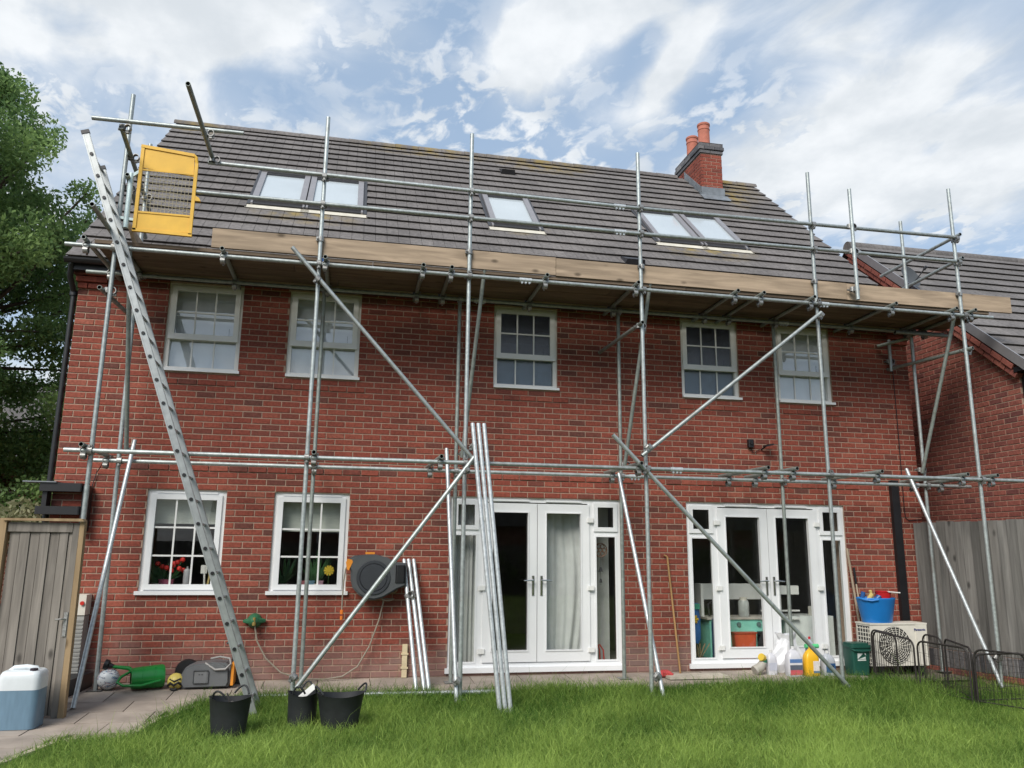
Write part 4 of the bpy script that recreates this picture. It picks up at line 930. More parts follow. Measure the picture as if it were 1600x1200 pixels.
b = B(); b.lathe([(.02, -.13), (.055, -.10), (.085, -.02), (.085, .0)], (-.94, -.008, .745), 14, 'y'); b.path([(-1.06, -.03, .74), (-.94, -.10, .75), (-.82, -.03, .745)], [.02, .05, .02], 8); b.build('cover', plain('tap_green', (.025, .13, .06), .5), tap, smooth=True)
b = B(); b.tube((-.935, -.13, .79), (-.935, -.13, .70), .016, 8); b.tube((-.935, -.13, .735), (-.935, -.13, .70), .021, 8); b.tube((-.935, -.05, .77), (-.935, -.13, .77), .013, 8); b.build('fitting', plain('brass', (.55, .40, .14), .35, .7), tap)
b = B(); b.box(.795, .855, -.05, -.004, .08, .46); b.box(.782, .868, -.058, -.003, .34, .36); b.box(.782, .868, -.058, -.003, .18, .2)
solo(b, 'waste_pipe', plain('cream_pipe', (.62, .52, .34), .5), 'short cream square pipe rising from the paving against the wall', 'pipe', (.825, -.02, .07))
# security light/camera
cm = thing('security_camera', 'small black camera with a cable and floodlight high between door and upper windows', 'camera', (5.6, 0, 3.05))
b = B(); b.rbox(5.47, 5.55, -.07, -.004, 3.02, 3.13, .015, 3); b.lathe([(.02, -.085), (.028, -.07)], (5.51, 0, 3.075), 12, 'y'); b.build('body', BLACKP, cm)
b = B(); b.hexa([(5.68, -.16, 3.02), (5.80, -.16, 3.05), (5.80, -.06, 3.06), (5.68, -.06, 3.03), (5.68, -.16, 3.04), (5.80, -.16, 3.07), (5.80, -.06, 3.08), (5.68, -.06, 3.05)]); b.tube((5.70, -.1, 3.03), (5.69, -.003, 3.0), .012, 8); b.build('lamp_head', BLACKP, cm)
b = B(); b.path([(5.52, -.03, 3.03), (5.54, -.02, 2.96), (5.58, -.015, 2.95), (5.65, -.02, 3.0), (5.69, -.03, 3.01)], .005, 6); b.build('cable', BLACKP, cm)
# aerial cable down the right corner
b = B(); b.path([(7.82, -.09, 4.36), (7.87, -.03, 4.28), (7.885, -.012, 4.1), (7.885, -.012, 3.5), (7.88, -.012, 2.9), (7.875, -.012, 2.5), (7.872, -.012, 2.2), (7.88, -.012, 2.1), (7.93, -.012, 2.06), (8.14, -.012, 2.08)], .006, 6)
solo(b, 'cable', BLACKP, 'thin black cable running down the brick wall near its right corner', 'cable', (7.6, 0, 2.0))
# black trunking at the left corner
tk = thing('gutter_trunking', 'pair of black box gutters wrapping the left house corner above the timber gate', 'gutter', (-3.1, -.05, 1.9))
b = B(); b.rbox(-3.38, -2.93, -.16, -.004, 2.19, 2.285, .02, 3); b.build('upper_box', BLACKP, tk)
b = B(); b.rbox(-3.40, -2.93, -.16, -.004, 1.93, 2.02, .02, 3); b.build('lower_box', BLACKP, tk)
b = B(); b.rbox(-2.928, -2.85, -.15, -.004, 1.75, 2.26, .02, 3); b.build('upright', BLACKP, tk); b = B(); b.box(-3.35, -3.30, -.12, -.005, 2.021, 2.189); b.build('spacer', BLACKP, tk)
b = B(); b.box(-3.55, -3.2, -.18, .02, 2.287, 2.30); b.build('cover_flashing', LEAD, tk)
b = B(); b.path([(-2.885, -.03, 2.08), (-2.86, -.02, 2.3), (-2.83, -.02, 2.43), (-2.77, -.1, 2.50), (-2.70, -.3, 2.52)], .006, 6); b.build('cable', BLACKP, tk)
# meter box behind the gate
mb = thing('meter_cabinet', 'tall grey and cream cabinet on the wall behind the timber gate', 'cabinet', (-2.790, -.1, .15))
b = B(); b.box(-2.970, -2.740, -.2, -.01, .13, .82); b.build('louvre_door', plain('cabinet_grey', (.35, .35, .33), .6), mb)
b = B(); b.box(-2.950, -2.735, -.21, -.01, .83, 1.05); b.build('upper_box', OFFWHITE, mb)
b = B(); b.lathe([(.022, 0), (.022, -.02)], (-2.770, -.211, .96), 12, 'y'); b.build('red_switch', plain('red_switch', (.55, .03, .02), .4), mb)
b = B()
for k in range(16): b.box(-2.965, -2.745, -.206, -.2005, .16+k*.04, .18+k*.04)
b.build('louvre', plain('louvre_grey', (.25, .25, .24), .6), mb)
b = B(); b.hexa([(-2.95, -.75, .03), (-2.69, -.75, .03), (-2.60, -.12, .065), (-2.95, -.12, .065), (-2.95, -.75, .21), (-2.70, -.75, .21), (-2.60, -.12, .22), (-2.95, -.12, .22)])
solo(b, 'planter_trough', BLACKP, 'low black plastic trough on the paving behind the timber gate', 'trough', (-2.8, -.4, .04))

# ------------------------------------------------------------------ timber gate at left
gt = thing('timber_gate', 'weathered boarded garden gate with tan edge post at the left of the house', 'gate', (-2.8, -1.56, 0))
GZ = 1.80
xw = [-3.11, -3.02, -2.93, -2.845, -2.755, -2.67, -2.59, -2.515]
for i in range(7):
    b = B(); x0, x1 = xw[i]+.003, xw[i+1]-.008; b.hexa([(x0, -1.552-.008*(i % 2), .03), (x1+.006, -1.552-.008*(i % 2)-.004, .03), (x1+.006, -1.532, .03), (x0, -1.532, .03), (x0, -1.552-.008*(i % 2), GZ-.01), (x1+.006, -1.552-.008*(i % 2)-.004, GZ-.01), (x1+.006, -1.532, GZ-.01), (x0, -1.532, GZ-.01)]); b.build('gate_board', GATEWOOD, gt)
b = B(); b.box(-3.125, -2.555, -1.578, -1.563, GZ-.09, GZ); b.build('top_rail', GATEWOOD, gt)
for z in (.2, .95, 1.68): b = B(); b.box(-3.12, -2.50, -1.531, -1.505, z, z+.09); b.build('back_rail', GATEWOOD, gt)
b = B(); b.box(-2.55, -2.496, -1.579, -1.533, .015, GZ); b.build('edge_stile', GATEWOOD, gt)
b = B(); b.hexa([(-2.494, -1.58, -.005), (-2.44, -1.58, -.005), (-2.44, -1.50, .0), (-2.494, -1.50, .0), (-2.494, -1.58, GZ+.01), (-2.452, -1.58, GZ+.01), (-2.452, -1.50, GZ+.01), (-2.494, -1.50, GZ+.01)]); b.build('edge_strip', TANWOOD, gt)
b = B(); b.prism([(-3.16, GZ+.013), (-3.16, GZ+.035), (-2.47, GZ+.04), (-2.45, GZ+.013)], lambda u, v, d: (u, d, v), -1.62, -1.50); b.build('capping', TANWOOD, gt)
b = B(); b.box(-2.535, -2.505, -1.590, -1.5795, .74, .96); b.path([(-2.52, -1.595, .90), (-2.55, -1.62, .90), (-2.60, -1.62, .895)], .008, 6); b.build('latch', STEELD, gt)
b = B(); b.box(-3.215, -3.135, -1.60, -1.50, -.01, 1.835); solo(b, 'gate_post', TANWOOD, 'narrow tan timber post at the hinge side of the gate', 'post', (-3.17, -1.55, 0))
b = B(); b.box(-3.37, -3.225, -1.61, -1.49, -.01, 1.84); solo(b, 'fence_post', TANWOOD, 'broad light brown timber post at the far left edge beside the gate', 'post', (-3.3, -1.55, 0))
# ------------------------------------------------------------------ jerry can
jc = thing('jerrycan', 'translucent white plastic drum of blue liquid standing before the timber gate', 'jerrycan', (-2.70, -1.86, 0))
JX0, JX1, JY0, JY1 = -2.885, -2.545, -2.03, -1.74
def canbody(z0, z1, mat, nm, top=False):
    b = B()
    if not top: b.rbox(JX0, JX1, JY0, JY1, z0, z1, .055, 4)
    else:
        prof = [(1, z0), (1, z1-.07), (.97, z1-.035), (.90, z1-.01), (.80, z1)]
        mx, my = (JX0+JX1)/2, (JY0+JY1)/2; pts = []; r = .055
        for cx_, cy_, a0 in ((JX1-r, JY1-r, 0), (JX0+r, JY1-r, 90), (JX0+r, JY0+r, 180), (JX1-r, JY0+r, 270)):
            for i in range(5): a = R(a0+90*i/4); pts.append((cx_+r*math.cos(a), cy_+r*math.sin(a)))
        n = len(pts); V = [(mx+(p[0]-mx)*s_, my+(p[1]-my)*s_, z) for s_, z in prof for p in pts]
        b.add(V, [(i*n+k, i*n+(k+1) % n, (i+1)*n+(k+1) % n, (i+1)*n+k) for i in range(len(prof)-1) for k in range(n)]+[tuple((len(prof)-1)*n+k for k in range(n))])
    return b.build(nm, mat, jc, smooth=True)
canbody(.005, .33, plain('blue_liquid', (.13, .215, .29), .35, var=.12, scale=5, stretch=(6, 6, 1)), 'liquid_filled_body'); canbody(.3305, .49, plain('milky_plastic', (.62, .66, .68), .35, var=.06), 'shoulder', True)
b = B(); b.path([(-2.84, -1.89, .47), (-2.80, -1.89, .505), (-2.70, -1.89, .512), (-2.62, -1.89, .50), (-2.60, -1.89, .47)], .022, 10); b.build('grip', plain('milky_grip', (.62, .66, .68), .35), jc, smooth=True)
b = B(); b.lathe([(.033, 0), (.033, .03), (.028, .034)], (-2.615, -1.97, .475), 14); b.build('cap', plain('cap_dark', (.03, .02, .03), .4), jc)
# ------------------------------------------------------------------ small things on the patio, left
b = B(); b.lathe([(.001, -.112)]+[(.112*math.cos(a), .112*math.sin(a)) for a in np.linspace(-1.45, 1.45, 15)]+[(.001, .112)], (0, 0, 0), 28)
def ballmat():
    m, nt, bs_ = new_mat('football_panels'); setb(bs_, None, .35); N, L = nt.nodes, nt.links; tc = N.new('ShaderNodeTexCoord')
    mp = N.new('ShaderNodeMapping'); mp.inputs['Rotation'].default_value = (.4, .6, .9); mp.inputs['Scale'].default_value = (4, 5, 12); L.new(tc.outputs['Object'], mp.inputs[0])
    n = N.new('ShaderNodeTexNoise'); n.inputs['Scale'].default_value = 1.6; n.inputs['Detail'].default_value = 1; n.inputs['Distortion'].default_value = 1.6; L.new(mp.outputs[0], n.inputs['Vector'])
    cr = N.new('ShaderNodeValToRGB'); e = cr.color_ramp.elements; cr.color_ramp.interpolation = 'CONSTANT'
    e[0].position = 0; e[0].color = (.70, .72, .72, 1); e[1].position = .47; e[1].color = (.02, .035, .09, 1)
    for p, c in ((.51, (.75, .77, .77, 1)), (.55, (.02, .16, .33, 1)), (.58, (.55, .28, .25, 1)), (.62, (.75, .77, .77, 1))): x = e.new(p); x.color = c
    L.new(n.outputs[0], cr.inputs[0]); L.new(cr.outputs[0], bs_.inputs['Base Color']); return m
b.v = [(p[0]-2.385, p[1]-.34, p[2]+.112+gz(-.34)) for p in b.v]
solo(b, 'football', ballmat(), 'white football with dark blue and pink splashes against the wall', 'ball', (-2.385, -.34, gz(-.34)), True)
wc = thing('watering_can', 'bright green plastic watering can lying on its side by the wall', 'watering can', (-2.05, -.3, .06))
GREEN = plain('green_plastic', (.012, .20, .035), .3, var=.08)
ax_o = Vector((-2.14, -.42, gz(-.4)+.125)); axd = Vector((.93, .30, .04)).normalized()
b = B(); s1_ = axd.orthogonal().normalized(); s2_ = axd.cross(s1_); V = []; n = 22; pr_ = [(.075, -.005), (.108, .0), (.113, .04), (.116, .10), (.119, .101), (.119, .112), (.116, .113), (.120, .22), (.123, .221), (.123, .232), (.120, .233), (.123, .31), (.112, .33), (.06, .325)]
for r_, h in pr_: V += [ax_o+axd*h+(s1_*math.cos(2*math.pi*k/n)+s2_*math.sin(2*math.pi*k/n))*r_ for k in range(n)]
b.add(V, [(i*n+k, i*n+(k+1) % n, (i+1)*n+(k+1) % n, (i+1)*n+k) for i in range(len(pr_)-1) for k in range(n)]+[tuple((len(pr_)-1)*n+k for k in range(n))]); b.build('body', GREEN, wc, smooth=True)
b = B(); b.lathe([(.001, 0), (.072, 0)], (0, 0, 0), 16); o = b.build('opening', BLACKP, wc, local=True); o.location = ax_o+axd*.012-origin(wc); o.rotation_euler = axd.to_track_quat('Z', 'Y').to_euler()
b = B(); b.path([ax_o+axd*.30+Vector((.02, -.11, -.03)), ax_o+axd*.14+Vector((.0, -.165, -.06)), ax_o+axd*.0+Vector((-.04, -.14, -.05)), ax_o+axd*-.09+Vector((-.03, -.06, -.02)), ax_o+axd*-.10+Vector((0, .0, .03)), ax_o+axd*-.02+Vector((.0, .04, .07))], .014, 10); b.build('handle', GREEN, wc, smooth=True)
b = B(); b.path([ax_o+axd*.02+Vector((0, .05, .05)), ax_o+axd*-.05+Vector((0, .09, .10)), ax_o+axd*-.22+Vector((0, .13, .13))], [.028, .022, .017], 10); b.build('spout', GREEN, wc, smooth=True)
b = B(); p0 = ax_o+axd*-.21+Vector((0, .13, .13)); dd = Vector((-.9, 0, .25)).normalized(); b.path([p0, p0+dd*.05, p0+dd*.06, p0+dd*.10], [.018, .03, .052, .055], 12); b.build('rose', BLACKP, wc, smooth=True)
# grey portable tub with hose (cleaner) + yellow mask
cl = thing('patio_cleaner', 'grey domed garden machine with hose and orange strip against the wall', 'garden machine', (-1.38, -.28, .06))
b = B(); GREYM = plain('machine_grey', (.12, .125, .13), .5, var=.1)
prof = [(-1.615, .065), (-1.645, .11), (-1.64, .20), (-1.60, .28), (-1.52, .315), (-1.30, .335), (-1.18, .325), (-1.125, .29), (-1.115, .12), (-1.135, .075)]
b.prism(prof, lambda u, v, d: (u, d, v), -.12, -.40); ins = [(-1.38+(u+1.38)*.90, .2+(v-.2)*.86) for u, v in prof]; b.prism(ins, lambda u, v, d: (u, d, v), -.4005, -.445); b.build('body', GREYM, cl)
b = B(); b.rbox(-1.50, -1.345, -.455, -.4455, .125, .255, .02, 3); b.build('front_panel', plain('panel_grey', (.15, .155, .16), .5), cl)
b = B(); b.lathe([(.006, 0), (.006, -.004)], (-1.44, -.456, .215), 8, 'y'); b.lathe([(.006, 0), (.006, -.004)], (-1.41, -.456, .215), 8, 'y'); b.build('screw', BLACKP, cl)
b = B(); b.path([(-1.39, -.42, .33), (-1.28, -.46, .265), (-1.17, -.47, .27), (-1.12, -.44, .32), (-1.14, -.38, .37), (-1.25, -.34, .385), (-1.35, -.33, .365)], .012, 8); b.build('hose', plain('grey_hose', (.26, .25, .24), .5), cl, smooth=True)
b = B(); b.box(-1.113, -1.085, -.42, -.16, .09, .33); b.build('orange_strip', plain('orange_strip', (.70, .26, .03), .4), cl)
b = B(); b.lathe([(.13, -.03), (.14, 0), (.13, .03)], (-1.62, -.10, .20), 20, 'y'); b.build('wheel', BLACKP, cl)
wn = thing('wheeled_stand', 'black handled stand partly hidden behind the grey garden machine and ladder', 'stand', (-1.10, -.1, .07))
b = B(); b.path([(-1.22, -.10, .50), (-1.18, -.10, .53), (-1.10, -.10, .515), (-1.06, -.10, .54)], .014, 8); b.tube((-1.10, -.10, .51), (-1.05, -.10, .10), .02, 8); b.tube((-1.14, -.10, .51), (-1.13, -.1, .10), .014, 8); b.build('handle', BLACKP, wn, smooth=True)
b = B(); b.prism([(-1.13, .08), (-1.08, .34), (-1.02, .22), (-.95, .075)], lambda u, v, d: (u, d, v), -.18, -.04); b.build('base', BLACKP, wn)
mk = thing('toy_mask', 'small yellow and black ball shaped toy beside the grey machine', 'toy', (-1.68, -.40, .05))
b = B(); b.lathe([(.001, -.085)]+[(.088*math.cos(a), .085*math.sin(a)) for a in np.linspace(-1.4, 1.4, 11)]+[(.001, .085)], (-1.69, -.38, gz(-.38)+.085), 18); b.build('shell', plain('mask_yellow', (.62, .50, .12), .5, var=.2), mk, smooth=True)
b = B(); b.path([(-1.76, -.42, .10), (-1.73, -.465, .135), (-1.69, -.475, .11), (-1.65, -.465, .14), (-1.62, -.42, .11)], .014, 6); b.path([(-1.74, -.44, .17), (-1.69, -.468, .15), (-1.63, -.44, .175)], .010, 6); b.path([(-1.72, -.46, .075), (-1.69, -.47, .06), (-1.66, -.46, .075)], .016, 6); b.build('markings', BLACKP, mk)

# ------------------------------------------------------------------ rubber buckets on the lawn
def bucket(cx_, cy_, rx, ry, h, base, label, rot=0):
    t = thing('trug_bucket', label, 'bucket', (cx_, cy_, 0), 'black rubber buckets on the grass'); n = 28
    def ringz(s_, z, wob=0): return [(cx_+rx*s_*math.cos(2*math.pi*k/n), cy_+ry*s_*math.sin(2*math.pi*k/n), z+wob*math.cos(4*math.pi*k/n)*.014) for k in range(n)]
    b = B(); V = ringz(base, -.01)+ringz((1+base)/2, h*.5)+ringz(1, h, 1)+ringz(1.03, h+.006, 1)+ringz(.97, h+.004, 1)+ringz(base*.95, .06)
    b.add(V, [(i*n+k, i*n+(k+1) % n, (i+1)*n+(k+1) % n, (i+1)*n+k) for i in range(5) for k in range(n)]+[tuple(5*n+k for k in range(n))]); b.build('body', RUBBER, t, smooth=True)
    for sgn in (-1, 1):
        b = B(); a0 = R(rot)+(0 if sgn > 0 else math.pi); P_ = []
        for q in np.linspace(-.42, .42, 9): 
            a = a0+q; w_ = math.cos(q/.42*math.pi/2); P_.append((cx_+rx*(1.02+.10*w_)*math.cos(a), cy_+ry*(1.02+.10*w_)*math.sin(a), h+.015+.065*w_))
        b.path(P_, .009, 8); b.build('handle', RUBBER, t, smooth=True)
    return t
bk = bucket(-.865, -2.48, .175, .15, .30, .80, 'black rubber bucket alone beside the ladder foot', 62)
bucket(-.265, -2.16, .135, .14, .275, .92, 'black bucket with a white offcut in it, overlapped by the wider bucket', 75)
bucket(.075, -2.33, .21, .16, .285, .74, 'widest black bucket, right of the pair in the middle of the lawn edge', 20)
b = B(); b.bar((-.30, -2.16, .22), (-.165, -2.20, .34), .05, .02, (0, -1, .3)); solo(b, 'plastic_offcut', WHITE, 'white flat plastic strip sticking out of the middle bucket', 'offcut', (-.24, -2.18, .22))
b = B(); b.tube((-.865, -2.46, .25), (-.895, -2.50, .345), .008, 6); b.lathe([(.02, 0), (.024, .01), (.012, .02)], (-.86, -2.45, .25), 10); solo(b, 'hand_tool', plain('tool_grey', (.12, .11, .10), .6), 'small grey handled tool standing in the bucket near the ladder', 'tool', (-.87, -2.47, .25))

# ------------------------------------------------------------------ right of the doors: brooms, bin, bottles, air conditioner, tub
b = B(); b.tube((4.335, -.10, gz(-.1)), (4.235, -.025, 1.52), .0135, 10); b.tube((4.235, -.025, 1.52), (4.19, -.03, 1.545), .011, 8); solo(b, 'broom_handle', HANDLEWOOD, 'brown wooden pole leaning on bricks between the two french doors', 'pole', (4.33, -.1, .07), True)
b = B(); b.tube((6.975, -.16, gz(-.16)), (6.895, -.03, 1.66), .016, 10); solo(b, 'wooden_stake', wood('stake', (.33, .26, .19), sc=(20, 20, 1)), 'weathered wooden stake leaning at the right jamb of the right french doors', 'pole', (6.97, -.16, .07))
sh = thing('garden_hoe', 'thin long handled tool with dark grip between door jamb and blue tub', 'garden tool', (7.02, -.12, .07))
b = B(); b.tube((7.03, -.14, gz(-.1)), (6.99, -.03, 1.25), .011, 8); b.build('handle', plain('pale_handle', (.45, .36, .26), .6), sh); b = B(); b.tube((6.993, -.035, 1.18), (6.985, -.02, 1.40), .015, 8); b.build('grip', BLACKP, sh)
b = B(); b.box(4.02, 4.80, -.52, -.26, gz(-.4)+.004, gz(-.4)+.035); solo(b, 'stone_plank', plain('pale_stone', (.44, .40, .33), .9, var=.2), 'long pale stone piece lying on the paving between the doors', 'stone', (4.4, -.4, .05))
b = B(); b.path([(3.93, -.30, gz(-.3)+.03), (3.99, -.36, gz(-.3)+.05), (4.06, -.34, gz(-.3)+.045), (4.12, -.38, gz(-.3)+.03)], [.02, .045, .045, .02], 8); solo(b, 'plastic_packet', plain('packet_red', (.48, .06, .06), .4, var=.5, scale=40), 'crumpled red and white packet by the foot of the leaning brace', 'packet', (4.0, -.34, .05), True)
bn = thing('food_waste_bin', 'small dark green lidded food caddy with white emblem beside the bottles', 'bin', (6.70, -.42, .05))
BING = plain('bin_green', (.012, .075, .055), .45, var=.1)
bx0, bx1, by0, by1, z0 = 6.53, 6.80, -.52, -.28, gz(-.4)
b = B(); b.rbox(bx0, bx1, by0, by1, z0, z0+.34, .03, 3, .84); b.build('body', BING, bn, smooth=True)
b = B(); b.rbox(bx0-.012, bx1+.012, by0-.012, by1+.012, z0+.341, z0+.372, .035, 3); b.rbox(bx0+.01, bx1-.01, by0+.01, by1-.01, z0+.3725, z0+.395, .03, 3); b.build('lid', BING, bn, smooth=True)
b = B(); b.path([(bx0-.008, by0+.03, z0+.33), (bx0+.02, by0-.02, z0+.31), ((bx0+bx1)/2, by0-.026, z0+.300), (bx1-.02, by0-.02, z0+.31), (bx1+.008, by0+.03, z0+.33)], .009, 8); b.build('handle', BING, bn, smooth=True)
yf_ = by0+.0065
b = B(); em = [((6.62, .15), (6.74, .15), (6.74, .165), (6.62, .165)), ((6.62, .172), (6.62, .242), (6.70, .242)), ((6.64, .172), (6.735, .172), (6.735, .20)), ((6.71, .242), (6.74, .242), (6.74, .212))]
for pl_ in em: b.prism(list(pl_), lambda u, v, d: (u-.015, by0+.02-.12*(v-.0)*.0-.003+d-(v/.34)*.0195, z0+v+.03), -.002, .004)
b.build('emblem', plain('emblem_white', (.6, .64, .62), .5), bn)
# bottles and cans in front of the right doors
def jug(x, y, w_, d_, h, mat, label, labels, capc, cat='bottle'):
    z0 = gz(y); t = thing('plastic_bottle', label, cat, (x, y, z0)); b = B()
    prof = [(.96, 0), (1, .015), (1, h*.62), (.93, h*.74), (.62, h*.90), (.30, h*.95), (.28, h)]
    pts = []; r = min(w_, d_)*.28
    for cx_, cy_, a0 in ((w_/2-r, d_/2-r, 0), (-w_/2+r, d_/2-r, 90), (-w_/2+r, -d_/2+r, 180), (w_/2-r, -d_/2+r, 270)):
        for i in range(4): a = R(a0+30*i); pts.append((cx_+r*math.cos(a), cy_+r*math.sin(a)))
    n = len(pts); b.add([(x+p[0]*s_, y+p[1]*s_, z0+z) for s_, z in prof for p in pts], [(i*n+k, i*n+(k+1) % n, (i+1)*n+(k+1) % n, (i+1)*n+k) for i in range(len(prof)-1) for k in range(n)]+[tuple((len(prof)-1)*n+k for k in range(n)), tuple(reversed(range(n)))])
    b.build('body', mat, t, smooth=True)
    b = B(); b.path([(x-w_*.30, y, z0+h*.72), (x-w_*.25, y, z0+h*.88), (x-w_*.02, y, z0+h*.97)], d_*.16, 8); b.build('grip', mat, t, smooth=True)
    b = B(); b.lathe([(d_*.17, 0), (d_*.17, .03)], (x, y, z0+h), 12); b.build('cap', plain('cap', capc, .4), t)
    for (u0, u1, v0, v1, c, nm) in labels:
        b = B(); b.box(x+u0*w_, x+u1*w_, y-d_/2-.003, y-d_/2+.004, z0+v0*h, z0+v1*h); b.build(nm, plain(nm, c, .45), t)
    return t
CLEAR = plain('cloudy_plastic', (.58, .58, .62), .3, var=.06); CLEAR2 = plain('grey_plastic', (.42, .44, .48), .3)
jug(5.50, -.30, .13, .10, .27, CLEAR, 'smaller clear bottle half hidden behind the scaffold pole by the doors', [(-.4, .4, .2, .55, (.5, .52, .6), 'label')], (.7, .7, .7))
j = jug(5.745, -.42, .20, .13, .33, CLEAR, 'large clear jug with blue, red and white label in front of the doors', [(-.42, .42, .06, .24, (.55, .10, .12), 'label_red'), (-.42, .42, .245, .42, (.10, .12, .16), 'label_picture'), (-.42, .42, .425, .50, (.70, .70, .72), 'label_white'), (-.42, .42, .505, .64, (.10, .20, .42), 'label_blue')], (.7, .7, .72))
YEL = plain('yellow_plastic', (.75, .42, .02), .35, var=.06)
jug(5.985, -.43, .19, .12, .33, YEL, 'bright yellow jug with white and blue label among the bottles', [(-.02, .42, .20, .56, (.68, .64, .62), 'label'), (-.02, .42, .12, .195, (.10, .17, .3), 'label_blue')], (.75, .42, .02))
jug(6.23, -.42, .17, .12, .27, CLEAR2, 'grey jug with dark blue label next to the green food caddy', [(-.35, .42, .14, .56, (.03, .09, .22), 'label'), (-.2, .3, .40, .46, (.6, .65, .7), 'label_stripe')], (.7, .7, .7))
jug(6.10, -.24, .11, .09, .42, plain('faint_clear', (.40, .42, .48), .25), 'tall clear spray bottle with red top behind the yellow jug', [(-.4, .4, .1, .4, (.05, .06, .25), 'label')], (.5, .02, .03))
b = B(); b.tube((6.02, -.26, gz(-.26)+.335), (6.20, -.27, gz(-.26)+.335), .028, 10); solo(b, 'green_roll', plain('bright_green', (.10, .55, .22), .4), 'bright green roll lying across the tops of the bottles', 'roll', (6.1, -.27, .40))
wb2 = thing('plastic_bag', 'scrunched white carrier bag behind the clear jugs at the doors', 'bag', (5.85, -.2, .07))
b = B(); n = 14; V = []
for i, (r_, z) in enumerate(((.16, .0), (.19, .10), (.17, .22), (.13, .33), (.10, .40), (.12, .47))): V += [(5.80+r_*1.3*math.cos(2*math.pi*k/n)*random.uniform(.75, 1.15), -.17+r_*.55*math.sin(2*math.pi*k/n)*random.uniform(.7, 1.1), gz(-.1)+z+random.uniform(-.02, .03)) for k in range(n)]
b.add(V, [(i*n+k, i*n+(k+1) % n, (i+1)*n+(k+1) % n, (i+1)*n+k) for i in range(5) for k in range(n)]); b.build('film', plain('bag_white', (.72, .73, .76), .4), wb2)
tc_ = thing('drinks_cup', 'grey beaker with yellow lid tipped over left of the bottles', 'cup', (5.33, -.3, .06))
b = B(); b.path([(5.24, -.34, gz(-.3)+.055), (5.33, -.33, gz(-.3)+.095), (5.37, -.33, gz(-.3)+.15)], [.06, .06, .05], 12); b.build('body', plain('cup_grey', (.40, .38, .33), .5), tc_, smooth=True)
b = B(); b.path([(5.375, -.33, gz(-.3)+.155), (5.38, -.33, gz(-.3)+.20)], [.05, .045], 12); b.build('sleeve', plain('cup_green', (.02, .13, .06), .5), tc_); b = B(); b.path([(5.375, -.335, gz(-.3)+.205), (5.33, -.36, gz(-.3)+.225)], [.045, .047], 12); b.build('lid', plain('cup_yellow', (.65, .45, .05), .5), tc_)
# air conditioner
ac = thing('air_conditioner', 'cream outdoor air conditioning unit with round fan grille below the blue tub', 'air conditioner', (7.22, -.4, .08))
AX0, AX1, AY0, AY1, AZ0, AZ1 = 6.815, 7.655, -.52, -.22, .165, .70
b = B(); b.box(AX0, AX1, AY0+.004, AY1, AZ0, AZ1-.02); b.box(AX0-.006, AX1+.006, AY0-.004, AY1+.006, AZ1-.0195, AZ1); b.build('casing', OFFWHITE, ac)
b = B(); b.box(AX1-.17, AX1-.004, AY0-.006, AY0+.0035, AZ0, AZ1-.021); b.build('side_cover', OFFWHITE, ac)
fc = (AX0+.345, AY0, (AZ0+AZ1)/2-.01)
b = B(); b.lathe([(.235, .0035), (.235, -.004), (.228, -.006)], fc, 36, 'y'); b.build('fan_recess', plain('fan_dark', (.03, .03, .03), .7), ac)
b = B()
for r_ in np.linspace(.05, .228, 8): b.path([(fc[0]+r_*math.cos(a), AY0-.014, fc[2]+r_*math.sin(a)) for a in np.linspace(0, 2*math.pi, 33)[:-1]], .003, 5, closed=True)
for k in range(22): a = 2*math.pi*k/22; b.path([(fc[0]+.04*math.cos(a), AY0-.016, fc[2]+.04*math.sin(a)), (fc[0]+.14*math.cos(a+.25), AY0-.017, fc[2]+.14*math.sin(a+.25)), (fc[0]+.232*math.cos(a+.35), AY0-.012, fc[2]+.232*math.sin(a+.35))], .0038, 5)
b.lathe([(.04, .004), (.042, -.006), (.03, -.012)], (fc[0], AY0-.012, fc[2]), 16, 'y'); b.build('fan_grille', OFFWHITE, ac, smooth=True)
b = B()
for k in range(9): z = AZ0+.04+k*.052; b.box(AX0-.008, AX0-.0005, AY0+.02, AY1-.02, z, z+.012)
for k in range(5): y = AY0+.03+k*.055; b.box(AX0-.012, AX0-.0085, y, y+.01, AZ0+.03, AZ1-.05)
b.build('side_grille', OFFWHITE, ac)
b = B(); b.box(AX0-.0004, AX0-.0002, AY0+.02, AY1-.02, AZ0+.02, AZ1-.04); b.build('coil', plain('coil_dark', (.05, .05, .05), .6), ac)
for x in (AX0+.1, AX1-.15): b = B(); b.box(x, x+.05, AY0-.01, AY1+.01, gz(-.35)-.005, AZ0-.001); b.build('foot', BLACKP, ac)
def text(body, size, loc, rot, mat, par, name='lettering', ext=.001, bold=0):
    cu = bpy.data.curves.new(name, 'FONT'); cu.body = body; cu.size = size; cu.extrude = ext; cu.offset = bold; cu.align_x = 'CENTER'; cu.align_y = 'CENTER'
    o = bpy.data.objects.new(name, cu); COL.objects.link(o); dg = bpy.context.evaluated_depsgraph_get(); me = bpy.data.meshes.new_from_object(o.evaluated_get(dg)); bpy.data.objects.remove(o)
    me.materials.clear(); me.materials.append(mat); o = bpy.data.objects.new(name, me); COL.objects.link(o); o.rotation_euler = rot
    o.parent = par; o.location = Vector(loc)-origin(par); return o
text('Panasonic', .043, (AX1-.112, AY0-.0075, AZ1-.085), (R(90), 0, 0), plain('print_blue', (.02, .03, .16), .5), ac, bold=.0012)
